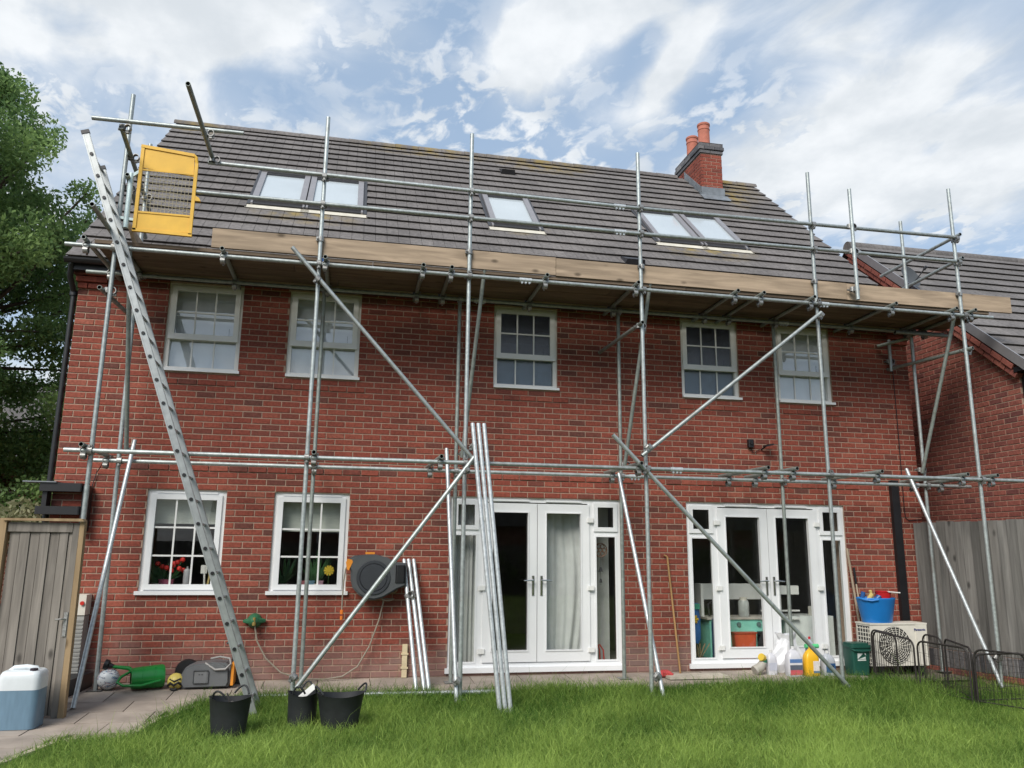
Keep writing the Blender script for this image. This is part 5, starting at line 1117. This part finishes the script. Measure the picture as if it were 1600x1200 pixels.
# blue tub on the unit
tub = thing('blue_tub', 'bright blue round plastic tub standing on the air conditioner', 'tub', (7.03, -.36, .702)); tx, ty, tz = 7.035, -.37, .7015; n = 32
b = B(); V = []
for r_, z in ((.20, 0), (.205, .01), (.262, .29), (.268, .305), (.262, .318), (.252, .30), (.198, .03)): V += [(tx+r_*math.cos(2*math.pi*k/n), ty+r_*.72*math.sin(2*math.pi*k/n), tz+z) for k in range(n)]
b.add(V, [(i*n+k, i*n+(k+1) % n, (i+1)*n+(k+1) % n, (i+1)*n+k) for i in range(6) for k in range(n)]+[tuple(reversed(range(n))), tuple(6*n+k for k in range(n))]); b.build('body', plain('tub_blue', (.012, .17, .50), .4, var=.06), tub, smooth=True)
b = B(); b.path([(tx-.27, ty-.02, tz+.315), (tx-.24, ty-.10, tz+.295), (tx-.17, ty-.16, tz+.285), (tx-.09, ty-.19, tz+.30)], .014, 8); b.build('handle', plain('tub_blue2', (.012, .17, .50), .4), tub, smooth=True)
tt = thing('toy_tools', 'blue and yellow toy handles heaped in the blue tub', 'toys', (tx-.1, ty, tz+.2))
b = B(); b.tube((tx-.19, ty-.02, tz+.20), (tx-.10, ty-.08, tz+.37), .03, 10); b.tube((tx-.02, ty, tz+.20), (tx-.085, ty-.02, tz+.41), .02, 10); b.build('yellow_handle', plain('toy_yellow', (.65, .50, .18), .4), tt)
b = B(); b.tube((tx-.2, ty+.04, tz+.2), (tx-.16, ty+.02, tz+.39), .028, 10); b.tube((tx-.05, ty-.06, tz+.22), (tx+.02, ty-.05, tz+.34), .035, 10); b.tube((tx-.12, ty-.1, tz+.25), (tx-.03, ty-.11, tz+.33), .025, 10); b.build('blue_handle', plain('toy_blue', (.02, .09, .28), .4), tt)
rp = thing('red_pot', 'small red plastic pot with white handle lying in the blue tub', 'pot', (tx+.12, ty, tz+.25))
b = B(); b.lathe([(.085, 0), (.10, .12), (.108, .125), (.100, .13), (.09, .02)], (tx+.12, ty, tz+.27), 20); b.build('body', plain('pot_red', (.48, .015, .02), .35), rp, smooth=True)
b = B(); b.bar((tx+.12, ty-.09, tz+.398), (tx+.285, ty-.12, tz+.385), .03, .012); b.build('handle', WHITE, rp)
# ------------------------------------------------------------------ pet pen panels
IRON = plain('pen_iron', (.035, .03, .028), .6, .3, var=.4, scale=30)
def pen(a, c, label, h=.62):
    a, c = Vector((*a, 0)), Vector((*c, 0)); t = thing('pen_panel', label, 'pet pen', (a.x, a.y, gz(a.y)), 'folding metal pen panels by the fence'); d = c-a; L_ = d.length; d.normalize(); za = gz(a.y)-.03; zb_ = gz(c.y)-.03
    q = lambda s, z: a+d*s+Vector((0, 0, za+(zb_-za)*s/L_+z)); r = .09; pts = [q(.01, 0), q(.01, h-r)]+[q(.01+r-r*math.cos(t2), h-r+r*math.sin(t2)) for t2 in np.linspace(.3, math.pi/2, 5)]+[q(L_-.01-r+r*math.sin(t2), h-r+r*math.cos(t2)) for t2 in np.linspace(0, math.pi/2-.3, 5)]+[q(L_-.01, h-r), q(L_-.01, 0)]
    b = B(); b.path(pts, .011, 8); b.tube(q(.01, .09), q(L_-.01, .09), .007, 6); b.build('frame', IRON, t, smooth=True)
    b = B()
    nv = max(3, int(L_/.045))
    for k in range(1, nv): s = L_*k/nv; top = h-.004-(max(0, r-s, r-(L_-s))**2/r*.9); b.tube(q(s, .09), q(s, top), .0019, 4, cap=False)
    for z in (.22, .36, .49): b.tube(q(.01, z), q(L_-.01, z), .0019, 4, cap=False)
    b.build('wires', IRON, t)
pen((6.70, -.72), (6.68, -1.51), 'black wire pen panel standing in front of the air conditioner fan')
pen((6.69, -1.54), (6.72, -2.32), 'black wire pen panel in the middle of the run beside the tall grass')
pen((6.745, -2.35), (7.0, -3.12), 'nearest black wire pen panel running off the right edge')
pen((6.76, -.60), (6.74, -1.12), 'short black wire pen panel closest to the green caddy, behind the front run')
pen((7.18, -1.02), (7.17, -1.38), 'narrow rear pen panel against the right end of the air conditioner')
pen((7.165, -1.42), (6.78, -2.29), 'rear pen panel slanting back towards the front run by the fence')
pen((6.76, -2.33), (7.45, -2.30), 'pen panel with a low curved end turned towards the fence plinth', .56)

# ------------------------------------------------------------------ inside the windows
def flowers():
    t = thing('red_tulips', 'red flowers in a pink pot on the sill of the left ground window', 'flowers', (-2.03, .36, 1.06))
    b = B(); b.lathe([(.07, 0), (.085, .13), (.09, .14), (.075, .135)], (-2.03, .36, 1.062), 16); b.build('pot', plain('pink_pot', (.62, .16, .27), .5), t, smooth=True)
    b = B(); st = random.Random(3)
    H = []
    for k in range(11):
        x, y, z = -2.03+st.uniform(-.14, .20), .36+st.uniform(-.07, .05), 1.34+st.uniform(-.05, .10); b.path([(-2.03, .36, 1.18), ((x-2.03)/2, (y+.36)/2, 1.27), (x, y, z)], .004, 4); H.append((x, y, z))
        q = Vector((-2.03+st.uniform(-.05, .05), .36, 1.19)); w_ = Vector((st.uniform(-.14, .14), st.uniform(-.05, .03), st.uniform(.05, .15))); b.add([q, q+w_*.5+Vector((.02, 0, 0)), q+w_, q+w_*.5-Vector((.02, 0, 0))], [(0, 1, 2, 3)])
    b.build('leaves', plain('leaf_green', (.02, .10, .02), .5), t)
    b = B()
    for (x, y, z) in H: b.lathe([(.004, -.03), (.028, -.012), (.030, .012), (.018, .03)], (x, y, z), 8)
    b.build('petals', plain('petal_red', (.80, .04, .03), .5), t, smooth=True)
flowers()
b = B(); b.lathe([(.042, 0), (.042, .24), (.03, .26), (.012, .265), (.012, .29)], (-1.80, .36, 1.062), 16); solo(b, 'soap_bottle', plain('grey_bottle', (.45, .45, .47), .4), 'plain grey white bottle on the sill of the left ground window', 'bottle', (-1.80, .36, 1.06), True)
br = thing('brush_pot', 'pot of white and yellow brushes on the left ground window sill', 'brushes', (-1.58, .36, 1.06))
b = B(); b.lathe([(.05, 0), (.075, .05), (.07, .07)], (-1.58, .36, 1.062), 14); b.build('dish', plain('mint', (.30, .42, .33), .5), br)
b = B(); b.bar((-1.59, .36, 1.10), (-1.605, .36, 1.35), .03, .02); b.box(-1.645, -1.575, .35, .37, 1.27, 1.37); b.build('white_brush', WHITE, br); b = B(); b.bar((-1.56, .355, 1.10), (-1.52, .355, 1.36), .03, .02); b.box(-1.555, -1.495, .345, .365, 1.26, 1.36); b.build('yellow_brush', plain('cream_yellow', (.65, .5, .2), .5), br)
dz = thing('daisy_ornament', 'yellow flower ornament in the right kitchen window', 'ornament', (-.13, .30, 1.06))
b = B()
for k in range(10): a = 2*math.pi*k/10; b.bar((-.125+.02*math.cos(a), .30, 1.315+.02*math.sin(a)), (-.125+.062*math.cos(a), .30, 1.315+.062*math.sin(a)), .022, .008, (0, 1, 0))
b.lathe([(.022, 0), (.022, -.01)], (-.125, .30, 1.315), 12, 'y'); b.build('petals', plain('daisy_yellow', (.70, .50, .04), .5), dz); b = B(); b.tube((-.125, .305, 1.06), (-.125, .305, 1.29), .004, 5); b.build('stem', plain('stem', (.05, .12, .03), .5), dz)
def plantlet(x, label, s=1.0, seed=1):
    st = random.Random(seed); t = thing('potted_plant', label, 'plant', (x, .38, 1.06)); b = B(); b.lathe([(.045, 0), (.055, .09)], (x, .38, 1.062), 12); b.build('pot', OFFWHITE, t); b = B()
    for k in range(26):
        q = Vector((x, .38, 1.14)); w_ = Vector((st.uniform(-.16, .16), st.uniform(-.06, .04), st.uniform(.02, .40)))*s; sd_ = Vector((.02, 0, .012))
        b.add([q, q+w_*.5+sd_, q+w_, q+w_*.5-sd_], [(0, 1, 2, 3)])
    b.build('leaves', plain('houseplant', (.03, .09, .03), .5, var=.3), t)
plantlet(-.66, 'leafy green pot plant at the left of the right kitchen window', 1, 4); plantlet(-.28, 'pot plant behind the yellow flower ornament', 1.2, 8); plantlet(-2.12, 'dark leafy plant behind the red flowers', .9, 12)
for i, (x, c, lb) in enumerate(((-.42, (.35, .12, .14), 'small dusky pink box on the right kitchen sill'), (-.33, (.12, .24, .32), 'small teal box on the right kitchen sill'), (-.225, (.36, .22, .28), 'small mauve box on the right kitchen sill'))):
    b = B(); b.rbox(x-.04, x+.04, .33, .39, 1.062, 1.062+.11, .012, 2); b.rbox(x-.043, x+.043, .327, .393, 1.1725, 1.19, .012, 2); solo(b, 'trinket_box', plain('box_'+str(i), c, .5), lb, 'box', (x, .36, 1.06))
# curtain in left doors
def curtain(x0, x1, z0, z1, y, amp, label, nm='curtain', gather=.0):
    b = B(); nxx, nzz = 40, 12; V = []
    for j in range(nzz+1):
        t = j/nzz; z = z0+(z1-z0)*t
        for i in range(nxx+1):
            s = i/nxx; xx_ = x0+(x1-x0)*s+gather*math.sin(math.pi*(1-t))*(s-.2)*.3; V.append((xx_, y+amp*math.sin(s*16+2*math.sin(t*2+s*3))*(.6+.4*t)+amp*.5*math.sin(s*37), z))
    b.add(V, [(j*(nxx+1)+i, j*(nxx+1)+i+1, (j+1)*(nxx+1)+i+1, (j+1)*(nxx+1)+i) for j in range(nzz) for i in range(nxx)])
    return solo(b, nm, plain('curtain_fabric', (.55, .56, .56), .9, var=.08), label, 'curtain', ((x0+x1)/2, y, z0), True)
curtain(2.56, 3.16, .2, 2.2, .27, .03, 'pale grey curtain behind the right leaf of the left french doors', gather=.6)
curtain(1.40, 1.74, .2, 2.2, .27, .025, 'pale grey curtain behind the left side light of the left french doors')
b = B(); b.box(3.26, 3.57, .42, .45, .17, 2.3); solo(b, 'inner_screen', plain('pale_screen', (.48, .50, .49), .8), 'pale panel behind the right side light of the left french doors', 'panel', (3.4, .43, .17))
dc = thing('hanging_ornament', 'round lattice ornament with bells hanging in the side light of the left doors', 'ornament', (3.40, .2, 1.2))
b = B(); 
for k in range(7):
    a = 2*math.pi*k/6; q = (0, 0) if k == 6 else (.05*math.cos(a), .05*math.sin(a)); b.path([(3.385+q[0]+.028*math.cos(t), .20, 1.60+q[1]+.028*math.sin(t)) for t in np.linspace(0, 2*math.pi, 11)[:-1]], .006, 5, closed=True)
b.path([(3.385+.09*math.cos(t), .20, 1.60+.09*math.sin(t)) for t in np.linspace(0, 2*math.pi, 21)[:-1]], .006, 5, closed=True); b.build('lattice', plain('rust_brown', (.22, .11, .07), .6), dc)
b = B(); b.tube((3.385, .2, 1.50), (3.385, .2, 1.15), .003, 4); b.lathe([(.03, 0), (.022, .03), (.01, .06)], (3.385, .2, 1.32), 10); b.lathe([(.02, 0), (.012, .05)], (3.385, .2, 1.18), 8); b.build('bells', DARKAL, dc)
gf = thing('garden_fork', 'dark green handled red fork behind the side light of the left doors', 'garden tool', (3.36, .25, .2))
b = B(); b.tube((3.33, .22, .38), (3.31, .22, 1.12), .014, 8); b.build('handle', plain('fork_green', (.01, .04, .03), .5), gf)
b = B()
for k in (-.08, -.03, .03, .08): b.path([(3.33+k*.4, .22, .40), (3.33+k, .21, .33), (3.33+k*1.1, .20, .18)], .009, 6)
b.build('tines', plain('fork_red', (.5, .04, .03), .4), gf, smooth=True)
# things behind right doors
tk_ = thing('toy_kitchen', 'mint green toy kitchen with white shelf behind the right french doors', 'toy kitchen', (5.55, .85, .17)); MINT = plain('mint_green', (.25, .66, .55), .5)
b = B(); b.box(5.02, 6.10, .44, .85, .17, .68); b.build('cabinet', MINT, tk_); b = B(); b.box(4.98, 6.14, .42, .87, .681, .71); b.build('worktop', plain('greige', (.45, .42, .38), .6), tk_)
b = B(); b.box(4.98, 6.12, .80, .84, .93, 1.15); b.box(4.98, 5.02, .60, .8, .71, 1.15); b.box(6.08, 6.12, .60, .8, .71, 1.15); b.build('back_panel', WHITE, tk_)
KN = plain('knob_grey', (.12, .2, .2), .4)
for x in (5.20, 5.45, 5.75, 5.95): b = B(); b.lathe([(.032, 0), (.030, -.02)], (x, .439, .615), 12, 'y'); b.build('knob', KN, tk_); b = B(); b.box(5.72, 5.98, .432, .4395, .24, .52); b.build('oven_window', DARKAL, tk_)
wc_ = thing('white_cabinet', 'white low cabinet behind the right leaf and side light of the right doors', 'cabinet', (6.45, .6, .17))
b = B(); b.box(6.15, 6.90, .42, .9, .17, .72); b.build('carcass', plain('cabinet_white', (.78, .82, .80), .5), wc_)
rk = thing('spice_rack', 'white open shelf with coloured toys behind the right leaf of the right doors', 'shelf', (5.95, .5, .7))
b = B(); b.box(5.78, 6.35, .36, .415, 1.02, 1.14); b.box(5.78, 6.35, .36, .415, .79, .81); b.box(5.78, 6.35, .36, .415, .68, .70); b.box(6.05, 6.07, .36, .415, .70, .79); b.box(6.05, 6.07, .36, .415, .81, 1.02); b.build('frame', WHITE, rk)
b = B(); b.box(5.83, 5.92, .36, .41, .811, .88); b.build('yellow_block', plain('blk_y', (.7, .45, .03), .5), rk); b = B(); b.box(5.925, 6.04, .36, .41, .811, .88); b.build('red_block', plain('blk_r', (.5, .03, .03), .5), rk)
rb = thing('red_crate', 'orange red plastic crate inside the left leaf of the right doors', 'crate', (5.48, .4, .17)); b = B(); b.rbox(5.33, 5.66, .32, .55, .17, .50, .03, 3, .86); b.build('body', plain('crate_red', (.62, .10, .04), .5), rb); b = B(); b.rbox(5.32, 5.67, .31, .56, .501, .52, .03, 3); b.build('rim', plain('crate_rim', (.42, .06, .03), .5), rb)
bag = thing('compost_bag', 'blue sack with yellow print behind the left side light of the right doors', 'sack', (4.72, .35, .3)); b = B(); n = 16; V = []
for r_, z in ((.12, .38), (.16, .45), (.155, .68), (.14, .82), (.13, .90)): V += [(4.70+r_*math.cos(2*math.pi*k/n), .38+r_*.5*math.sin(2*math.pi*k/n), z+random.uniform(-.01, .01)) for k in range(n)]
b.add(V, [(i*n+k, i*n+(k+1) % n, (i+1)*n+(k+1) % n, (i+1)*n+k) for i in range(4) for k in range(n)]); b.build('film', plain('sack_blue', (.03, .16, .50), .4, var=.2), bag, smooth=True)
b = B()
for k in range(9): a = 2*math.pi*k/9; b.tube((4.70+.03*math.cos(a), .292, .69+.025*math.sin(a)), (4.70+.085*math.cos(a), .300, .70+.065*math.sin(a)), .018, 8)
b.lathe([(.05, 0), (.045, -.01)], (4.70, .296, .69), 12, 'y'); b.build('print', plain('sack_yellow', (.70, .45, .03), .5), bag)
b = B(); b.box(4.62, 4.82, .30, .36, .83, .90); b.build('top_band', plain('sack_green', (.05, .30, .22), .5), bag)
st = random.Random(5); b = B()
for k in range(14): x = 4.62+st.uniform(0, .24); b.bar((x, .33+st.uniform(0, .1), .18), (x+st.uniform(-.1, .14), .33+st.uniform(0, .1), .38), .02, .012)
solo(b, 'kindling', wood('kindling', (.30, .24, .15), sc=(20, 20, 1)), 'loose bundle of sticks under the blue sack behind the right doors', 'sticks', (4.72, .36, .18))
b = B(); b.rbox(5.02, 5.20, .30, .42, .17, .66, .04, 3); b.rbox(5.03, 5.19, .31, .41, .6605, .70, .04, 3); solo(b, 'storage_bag', plain('bag_navy', (.02, .05, .13), .6, var=.5, scale=14), 'navy and white bag standing inside the left leaf of the right doors', 'bag', (5.1, .36, .17))
jr = thing('storage_jar', 'clear jar of things on the toy kitchen worktop behind the right doors', 'jar', (5.62, .7, .71)); b = B(); b.lathe([(.07, 0), (.075, .02), (.075, .19), (.06, .22)], (5.60, .56, .7115), 16); b.build('body', plain('jar_grey', (.42, .44, .43), .3, var=.3), jr, smooth=True); b = B(); b.lathe([(.05, .22), (.05, .26)], (5.60, .56, .7115), 12); b.build('lid', OFFWHITE, jr)
b = B(); b.path([(5.08, .56, .72), (5.06, .56, .88), (5.14, .56, .92), (5.17, .56, .82)], .016, 8); solo(b, 'toy_tap', DARKAL, 'dark curved toy tap on the toy kitchen worktop', 'tap', (5.08, .7, .712), True)
pw = thing('socket_strip', 'white multi socket block on the white cabinet in the right side light', 'socket', (6.72, .5, .72)); b = B(); b.box(6.60, 6.86, .50, .56, .722, .85); b.build('body', OFFWHITE, pw); b = B()
for k in range(5): b.box(6.63+k*.045, 6.645+k*.045, .497, .4995, .79, .81); b.box(6.64+k*.045, 6.655+k*.045, .497, .4995, .75, .765)
b.build('holes', BLACKP, pw)

# ------------------------------------------------------------------ trees and far things at left
def leafmat(name, c1, c2):
    m, nt, b_ = new_mat(name); setb(b_, None, .55, 0, .25); N, L = nt.nodes, nt.links; at = N.new('ShaderNodeAttribute'); at.attribute_name = 'tone'
    cr = N.new('ShaderNodeValToRGB'); cr.color_ramp.elements[0].color = (*c1, 1); cr.color_ramp.elements[1].color = (*c2, 1); L.new(at.outputs['Fac'], cr.inputs[0]); L.new(cr.outputs[0], b_.inputs['Base Color'])
    tl = N.new('ShaderNodeBsdfTranslucent'); L.new(cr.outputs[0], tl.inputs[0]); mx = N.new('ShaderNodeMixShader'); mx.inputs[0].default_value = .5; L.new(b_.outputs[0], mx.inputs[1]); L.new(tl.outputs[0], mx.inputs[2]); L.new(mx.outputs[0], N['Material Output'].inputs[0]); return m
def quads_mesh(name, P, A, Bv, tone, mat, parent=None, kind=None):
    """leaf shaped quads: centre P, half axes A (length) and Bv (width)"""
    n = len(P); V = np.empty((n, 4, 3)); V[:, 0] = P-A; V[:, 1] = P+Bv-A*.1; V[:, 2] = P+A; V[:, 3] = P-Bv-A*.1
    if parent is not None: V -= np.array(origin(parent))
    me = bpy.data.meshes.new(name); me.vertices.add(4*n); me.loops.add(4*n); me.polygons.add(n)
    me.vertices.foreach_set('co', V.ravel()); me.loops.foreach_set('vertex_index', np.arange(4*n)); me.polygons.foreach_set('loop_start', np.arange(0, 4*n, 4)); me.polygons.foreach_set('loop_total', np.full(n, 4))
    me.materials.append(mat); me.attributes.new('tone', 'FLOAT', 'FACE').data.foreach_set('value', np.clip(tone, 0, 1).astype(np.float32)); me.update(); me.validate()
    o = bpy.data.objects.new(name, me); COL.objects.link(o)
    if parent is not None: o.parent = parent
    if kind: o['kind'] = kind
    return o
def unit(n): v = rng.normal(size=(n, 3)); return v/np.linalg.norm(v, axis=1, keepdims=True)
BARK = plain('bark', (.075, .06, .045), .95, var=.3, scale=12, bump=.5)
def tree(base, h, clumps, leaf, per, mat, label, cat='tree', name='broadleaf_tree', tr=.28):
    t = thing(name, label, cat, base); bx, by, bz = base; b = B()
    b.path([(bx, by, bz-.2), (bx+.05, by, bz+h*.25), (bx-.05, by+.05, bz+h*.5), (bx, by, bz+h*.8)], [tr, tr*.8, tr*.55, tr*.15], 10)
    for (c, r_) in clumps:
        if random.random() < .6:
            zz = min(c[2]-.3, bz+h*random.uniform(.25, .6)); b.path([(bx, by, zz), ((bx+c[0])/2, (by+c[1])/2, (zz+c[2])/2+.2), tuple(c)], [tr*.28, tr*.16, .02], 6)
    b.build('trunk', BARK, t, smooth=True)
    Ps, As, Bs, Ts = [], [], [], []
    for (c, r_) in clumps:
        m = int(per*r_**1.6); d = unit(m); rad = r_*rng.random(m)**.42; P = np.array(c)+d*rad[:, None]*np.array([1, 1, .72])
        a = unit(m)*.8; a[:, 2] -= .35; a /= np.linalg.norm(a, axis=1, keepdims=True); w_ = np.cross(a, unit(m)); w_ /= np.linalg.norm(w_, axis=1, keepdims=True); s = leaf*rng.uniform(.6, 1.25, m)
        Ps.append(P); As.append(a*s[:, None]); Bs.append(w_*s[:, None]*.5); Ts.append(np.clip(rng.normal(.45, .2, m)+rng.normal(0, .13), 0, 1))
    quads_mesh('crown', np.concatenate(Ps), np.concatenate(As), np.concatenate(Bs), np.concatenate(Ts), mat, t)
    return t
LEAF = leafmat('leaf', (.075, .150, .048), (.27, .40, .135))
cl_ = []
rs = random.Random(21)
for k in range(430):
    z = rs.uniform(1.7, 11.1); f = (z-1.7)/9.6
    rr = 4.05*(1-max(0, f-.72)/.30)**.55*(.93+.07*math.sin(z*3.1))
    a = rs.uniform(0, 2*math.pi); q = rs.random()**.36
    cl_.append(((-9.0+rr*q*math.cos(a), 6.6+rr*q*.9*math.sin(a), z), rs.uniform(.38, .72)))
tree((-9.2, 6.6, 0), 9.5, cl_, .053, 1500, LEAF, 'tall dense green broadleaf tree filling the left edge behind the house')
LEAF2 = leafmat('rusty_leaf', (.07, .05, .02), (.22, .13, .05))
cl2 = [((-6.3+rs.uniform(-.8, .5), 8.5+rs.uniform(-.5, .5), rs.uniform(2.0, 3.4)), rs.uniform(.3, .5)) for k in range(14)]
tree((-6.5, 8.5, 0), 3.2, cl2, .06, 420, LEAF2, 'small rusty brown leaved tree below the big green tree', name='copper_tree', tr=.08)
cl3 = [((-4.35+rs.uniform(-.45, .35), 1.6+rs.uniform(-.3, .3), rs.uniform(1.4, 2.05)), rs.uniform(.16, .26)) for k in range(16)]
tree((-4.35, 1.6, 0), 1.8, cl3, .05, 900, leafmat('variegated_leaf', (.12, .14, .05), (.55, .55, .36)), 'pale variegated shrub showing above the timber gate', 'shrub', 'variegated_shrub', .03)
bg = thing('distant_house', 'far red brick house with white window glimpsed under the tree at left', 'house', (-12, 16, 0))
b = B(); b.box(-16, -7.9, 14, 22, -.05, 3.9); b.build('wall', SIDEBRICK, bg)
b = B(); b.prism([(13.6, 3.85), (18, 6.8), (22.4, 3.85)], lambda u, v, d: (d, u, v), -16.3, -7.6); b.build('roof', TILE2, bg)
b = B(); frame_rect(b, -9.2, -8.5, 2.2, 3.1, .07, 13.94, 14.05); w_ = b.build('window', UPVC, bg); B().box(-9.13, -8.57, 13.97, 13.98, 2.27, 3.03).build('pane', GLASS, w_)
# parked car glimpsed past the gate
car = thing('parked_car', 'silver car parked beyond the timber gate at the far left edge', 'car', (-6.5, 3.0, 0))
b = B(); prof = [(1.2, .35), (1.2, .8), (1.5, .95), (2.3, 1.02), (2.9, 1.42), (4.2, 1.46), (5.0, 1.05), (5.4, .98), (5.45, .4)]; b.prism(prof, lambda u, v, d: (d, u, v), -7.4, -5.75); b.build('body', plain('car_silver', (.5, .52, .54), .3, .6), car)
b = B(); b.prism([(2.36, 1.04), (2.9, 1.37), (4.15, 1.41), (4.85, 1.06)], lambda u, v, d: (d, u, v), -5.749, -5.74); b.hexa([(-7.25, 2.30, 1.03), (-5.9, 2.30, 1.03), (-5.9, 2.34, 1.03), (-7.25, 2.34, 1.03), (-7.15, 2.84, 1.41), (-6.0, 2.84, 1.41), (-6.0, 2.88, 1.41), (-7.15, 2.88, 1.41)]); b.build('windows', DARKAL, car)
for y in (1.95, 4.65):
    for x in (-7.3, -5.85): b = B(); b.lathe([(.2, -.1), (.31, -.1), (.31, .1), (.2, .1)], (x, y, .31), 20, 'x'); b.build('wheel', RUBBER, car, smooth=True)

# ------------------------------------------------------------------ behind the camera: what the glass reflects
rear = thing('rear_house', 'long low brick house with a dark tiled roof across the garden behind the viewer', 'house', (1, -27, 0))
b = B(); b.box(-5, 26, -31, -25, -.05, 2.7); b.build('wall', SIDEBRICK, rear); b = B(); b.prism([(-31.4, 2.65), (-28, 7.6), (-24.6, 2.65)], lambda u, v, d: (d, u, v), -5.3, 26.3); b.build('roof', TILE2, rear)
for x in (-3.5, -.5, 3, 6):
    b = B(); frame_rect(b, x-.5, x+.5, 1.2, 2.3, .07, -25.02, -24.94); w_ = b.build('window', UPVC, rear); B().box(x-.43, x+.43, -24.97, -24.96, 1.27, 2.23).build('pane', GLASS, w_)
rf = thing('rear_fence', 'grey timber fence at the bottom of the garden behind the viewer', 'fence', (0, -20, 0))
for k in range(180): b = B(); b.box(-9+k*.2, -8.81+k*.2, -20.02, -20, -.05, 1.8+random.uniform(-.01, .01)); b.build('fence_board', GREYWOOD, rf)
DLEAF = leafmat('dark_leaf', (.018, .050, .012), (.07, .13, .03))
cl4 = [((rs.uniform(-8, 26), -19.2+rs.uniform(-.5, .5), rs.uniform(.2, 1.5)), rs.uniform(.35, .6)) for k in range(130)]
tree((9, -19.2, 0), 1.0, cl4, .09, 260, DLEAF, 'row of dark green shrubs along the rear fence', 'shrub', 'shrub_row', .05)

# ------------------------------------------------------------------ grass
GRASS = leafmat('grass_blade', (.058, .155, .020), (.43, .58, .14))
def grass(n, x0, x1, y0, y1, hm, hv, wd, lean, name):
    x = rng.uniform(x0, x1, n); y = rng.uniform(y0, y1, n)
    edge = np.where(x < -1.0, -1.0, -.90)+.06*np.sin(x*3.1)+.05*np.sin(x*7.7+1)
    keep = (y < edge+.10*rng.random(n)) & (x < 8.2+.2*(-y))
    pp = np.array([not in_patio(a, c) for a, c in zip(x, y)]); keep &= pp | ((y > -1.0) & (y < edge) & (x > -.9))
    for (cx_, cy_, r_) in ((-.865, -2.48, .14), (-.265, -2.16, .12), (.075, -2.33, .15)): keep &= (x-cx_)**2+(y-cy_)**2 > r_**2
    keep &= ~((x > 6.75) & (y > -1.55-.25*rng.random(n)) & (rng.random(n) < .85))
    x, y = x[keep], y[keep]; n = len(x)
    clump = np.sin(x*2.3+1.3*np.sin(y*1.9))*np.sin(y*2.7+.7)+.6*np.sin(x*5.1-y*3.3)
    tall = 1+.45*np.exp(-((y+1.15)/.5)**2)+.6*np.exp(-((x-6.6)/.9)**2-((y+1.5)/.9)**2)
    h = np.clip(rng.normal(hm, hv, n), .02, None)*(1+.18*clump)*tall; w_ = wd*rng.uniform(.6, 1.3, n)
    a = rng.uniform(0, 2*np.pi, n); la = a+rng.normal(0, .8, n); ln = lean*h*rng.uniform(.1, 1.2, n)
    z = np.where(y > -1.6, np.maximum(0, .075*(1+y/1.6)), 0)-.035
    P0 = np.stack([x, y, z], 1); sd_ = np.stack([np.cos(a), np.sin(a), np.zeros(n)], 1)*w_[:, None]; ld = np.stack([np.cos(la), np.sin(la), np.zeros(n)], 1)*ln[:, None]; U = np.stack([np.zeros(n), np.zeros(n), h], 1)
    M1 = P0+U*.55+ld*.35; T = P0+U*(1-.25*(ln/h)[:, None]**2)+ld
    V = np.stack([P0-sd_, P0+sd_, M1+sd_*.75, M1-sd_*.75, T], 1).reshape(-1, 3); i = np.arange(n)*5
    loops = np.stack([i, i+1, i+2, i+3, i+3, i+2, i+4], 1).ravel(); st_ = np.stack([np.arange(n)*7, np.arange(n)*7+4], 1).ravel(); tot = np.tile([4, 3], n)
    me = bpy.data.meshes.new(name); me.vertices.add(len(V)); me.loops.add(len(loops)); me.polygons.add(len(st_)); me.vertices.foreach_set('co', V.ravel()); me.loops.foreach_set('vertex_index', loops); me.polygons.foreach_set('loop_start', st_); me.polygons.foreach_set('loop_total', tot)
    patch = np.sin(x*1.1+2*np.sin(y*.9))*np.cos(y*1.4+x*.5); tone = np.clip(rng.normal(.42, .2, n)+.15*clump+.10*patch-.17*(y+2.3).clip(-1.5, 1.5), 0, 1); dry = rng.random(n) < .035; tone[dry] = 1
    me.materials.append(GRASS); me.attributes.new('tone', 'FLOAT', 'FACE').data.foreach_set('value', np.repeat(tone, 2).astype(np.float32)); me.update()
    o = bpy.data.objects.new(name, me); COL.objects.link(o); return tag(o, 'long unmown green grass of the garden lawn', 'grass', None, 'stuff')
grass(330000, -2.6, 8.6, -5.4, -.78, .092, .038, .0025, 1.5, 'grass')
grass(900, -2.4, 8.0, -5.0, -.85, .22, .06, .0017, .9, 'grass_stalks')
grass(60000, -10, 11, -19, -5.4, .08, .025, .008, .7, 'distant_grass')
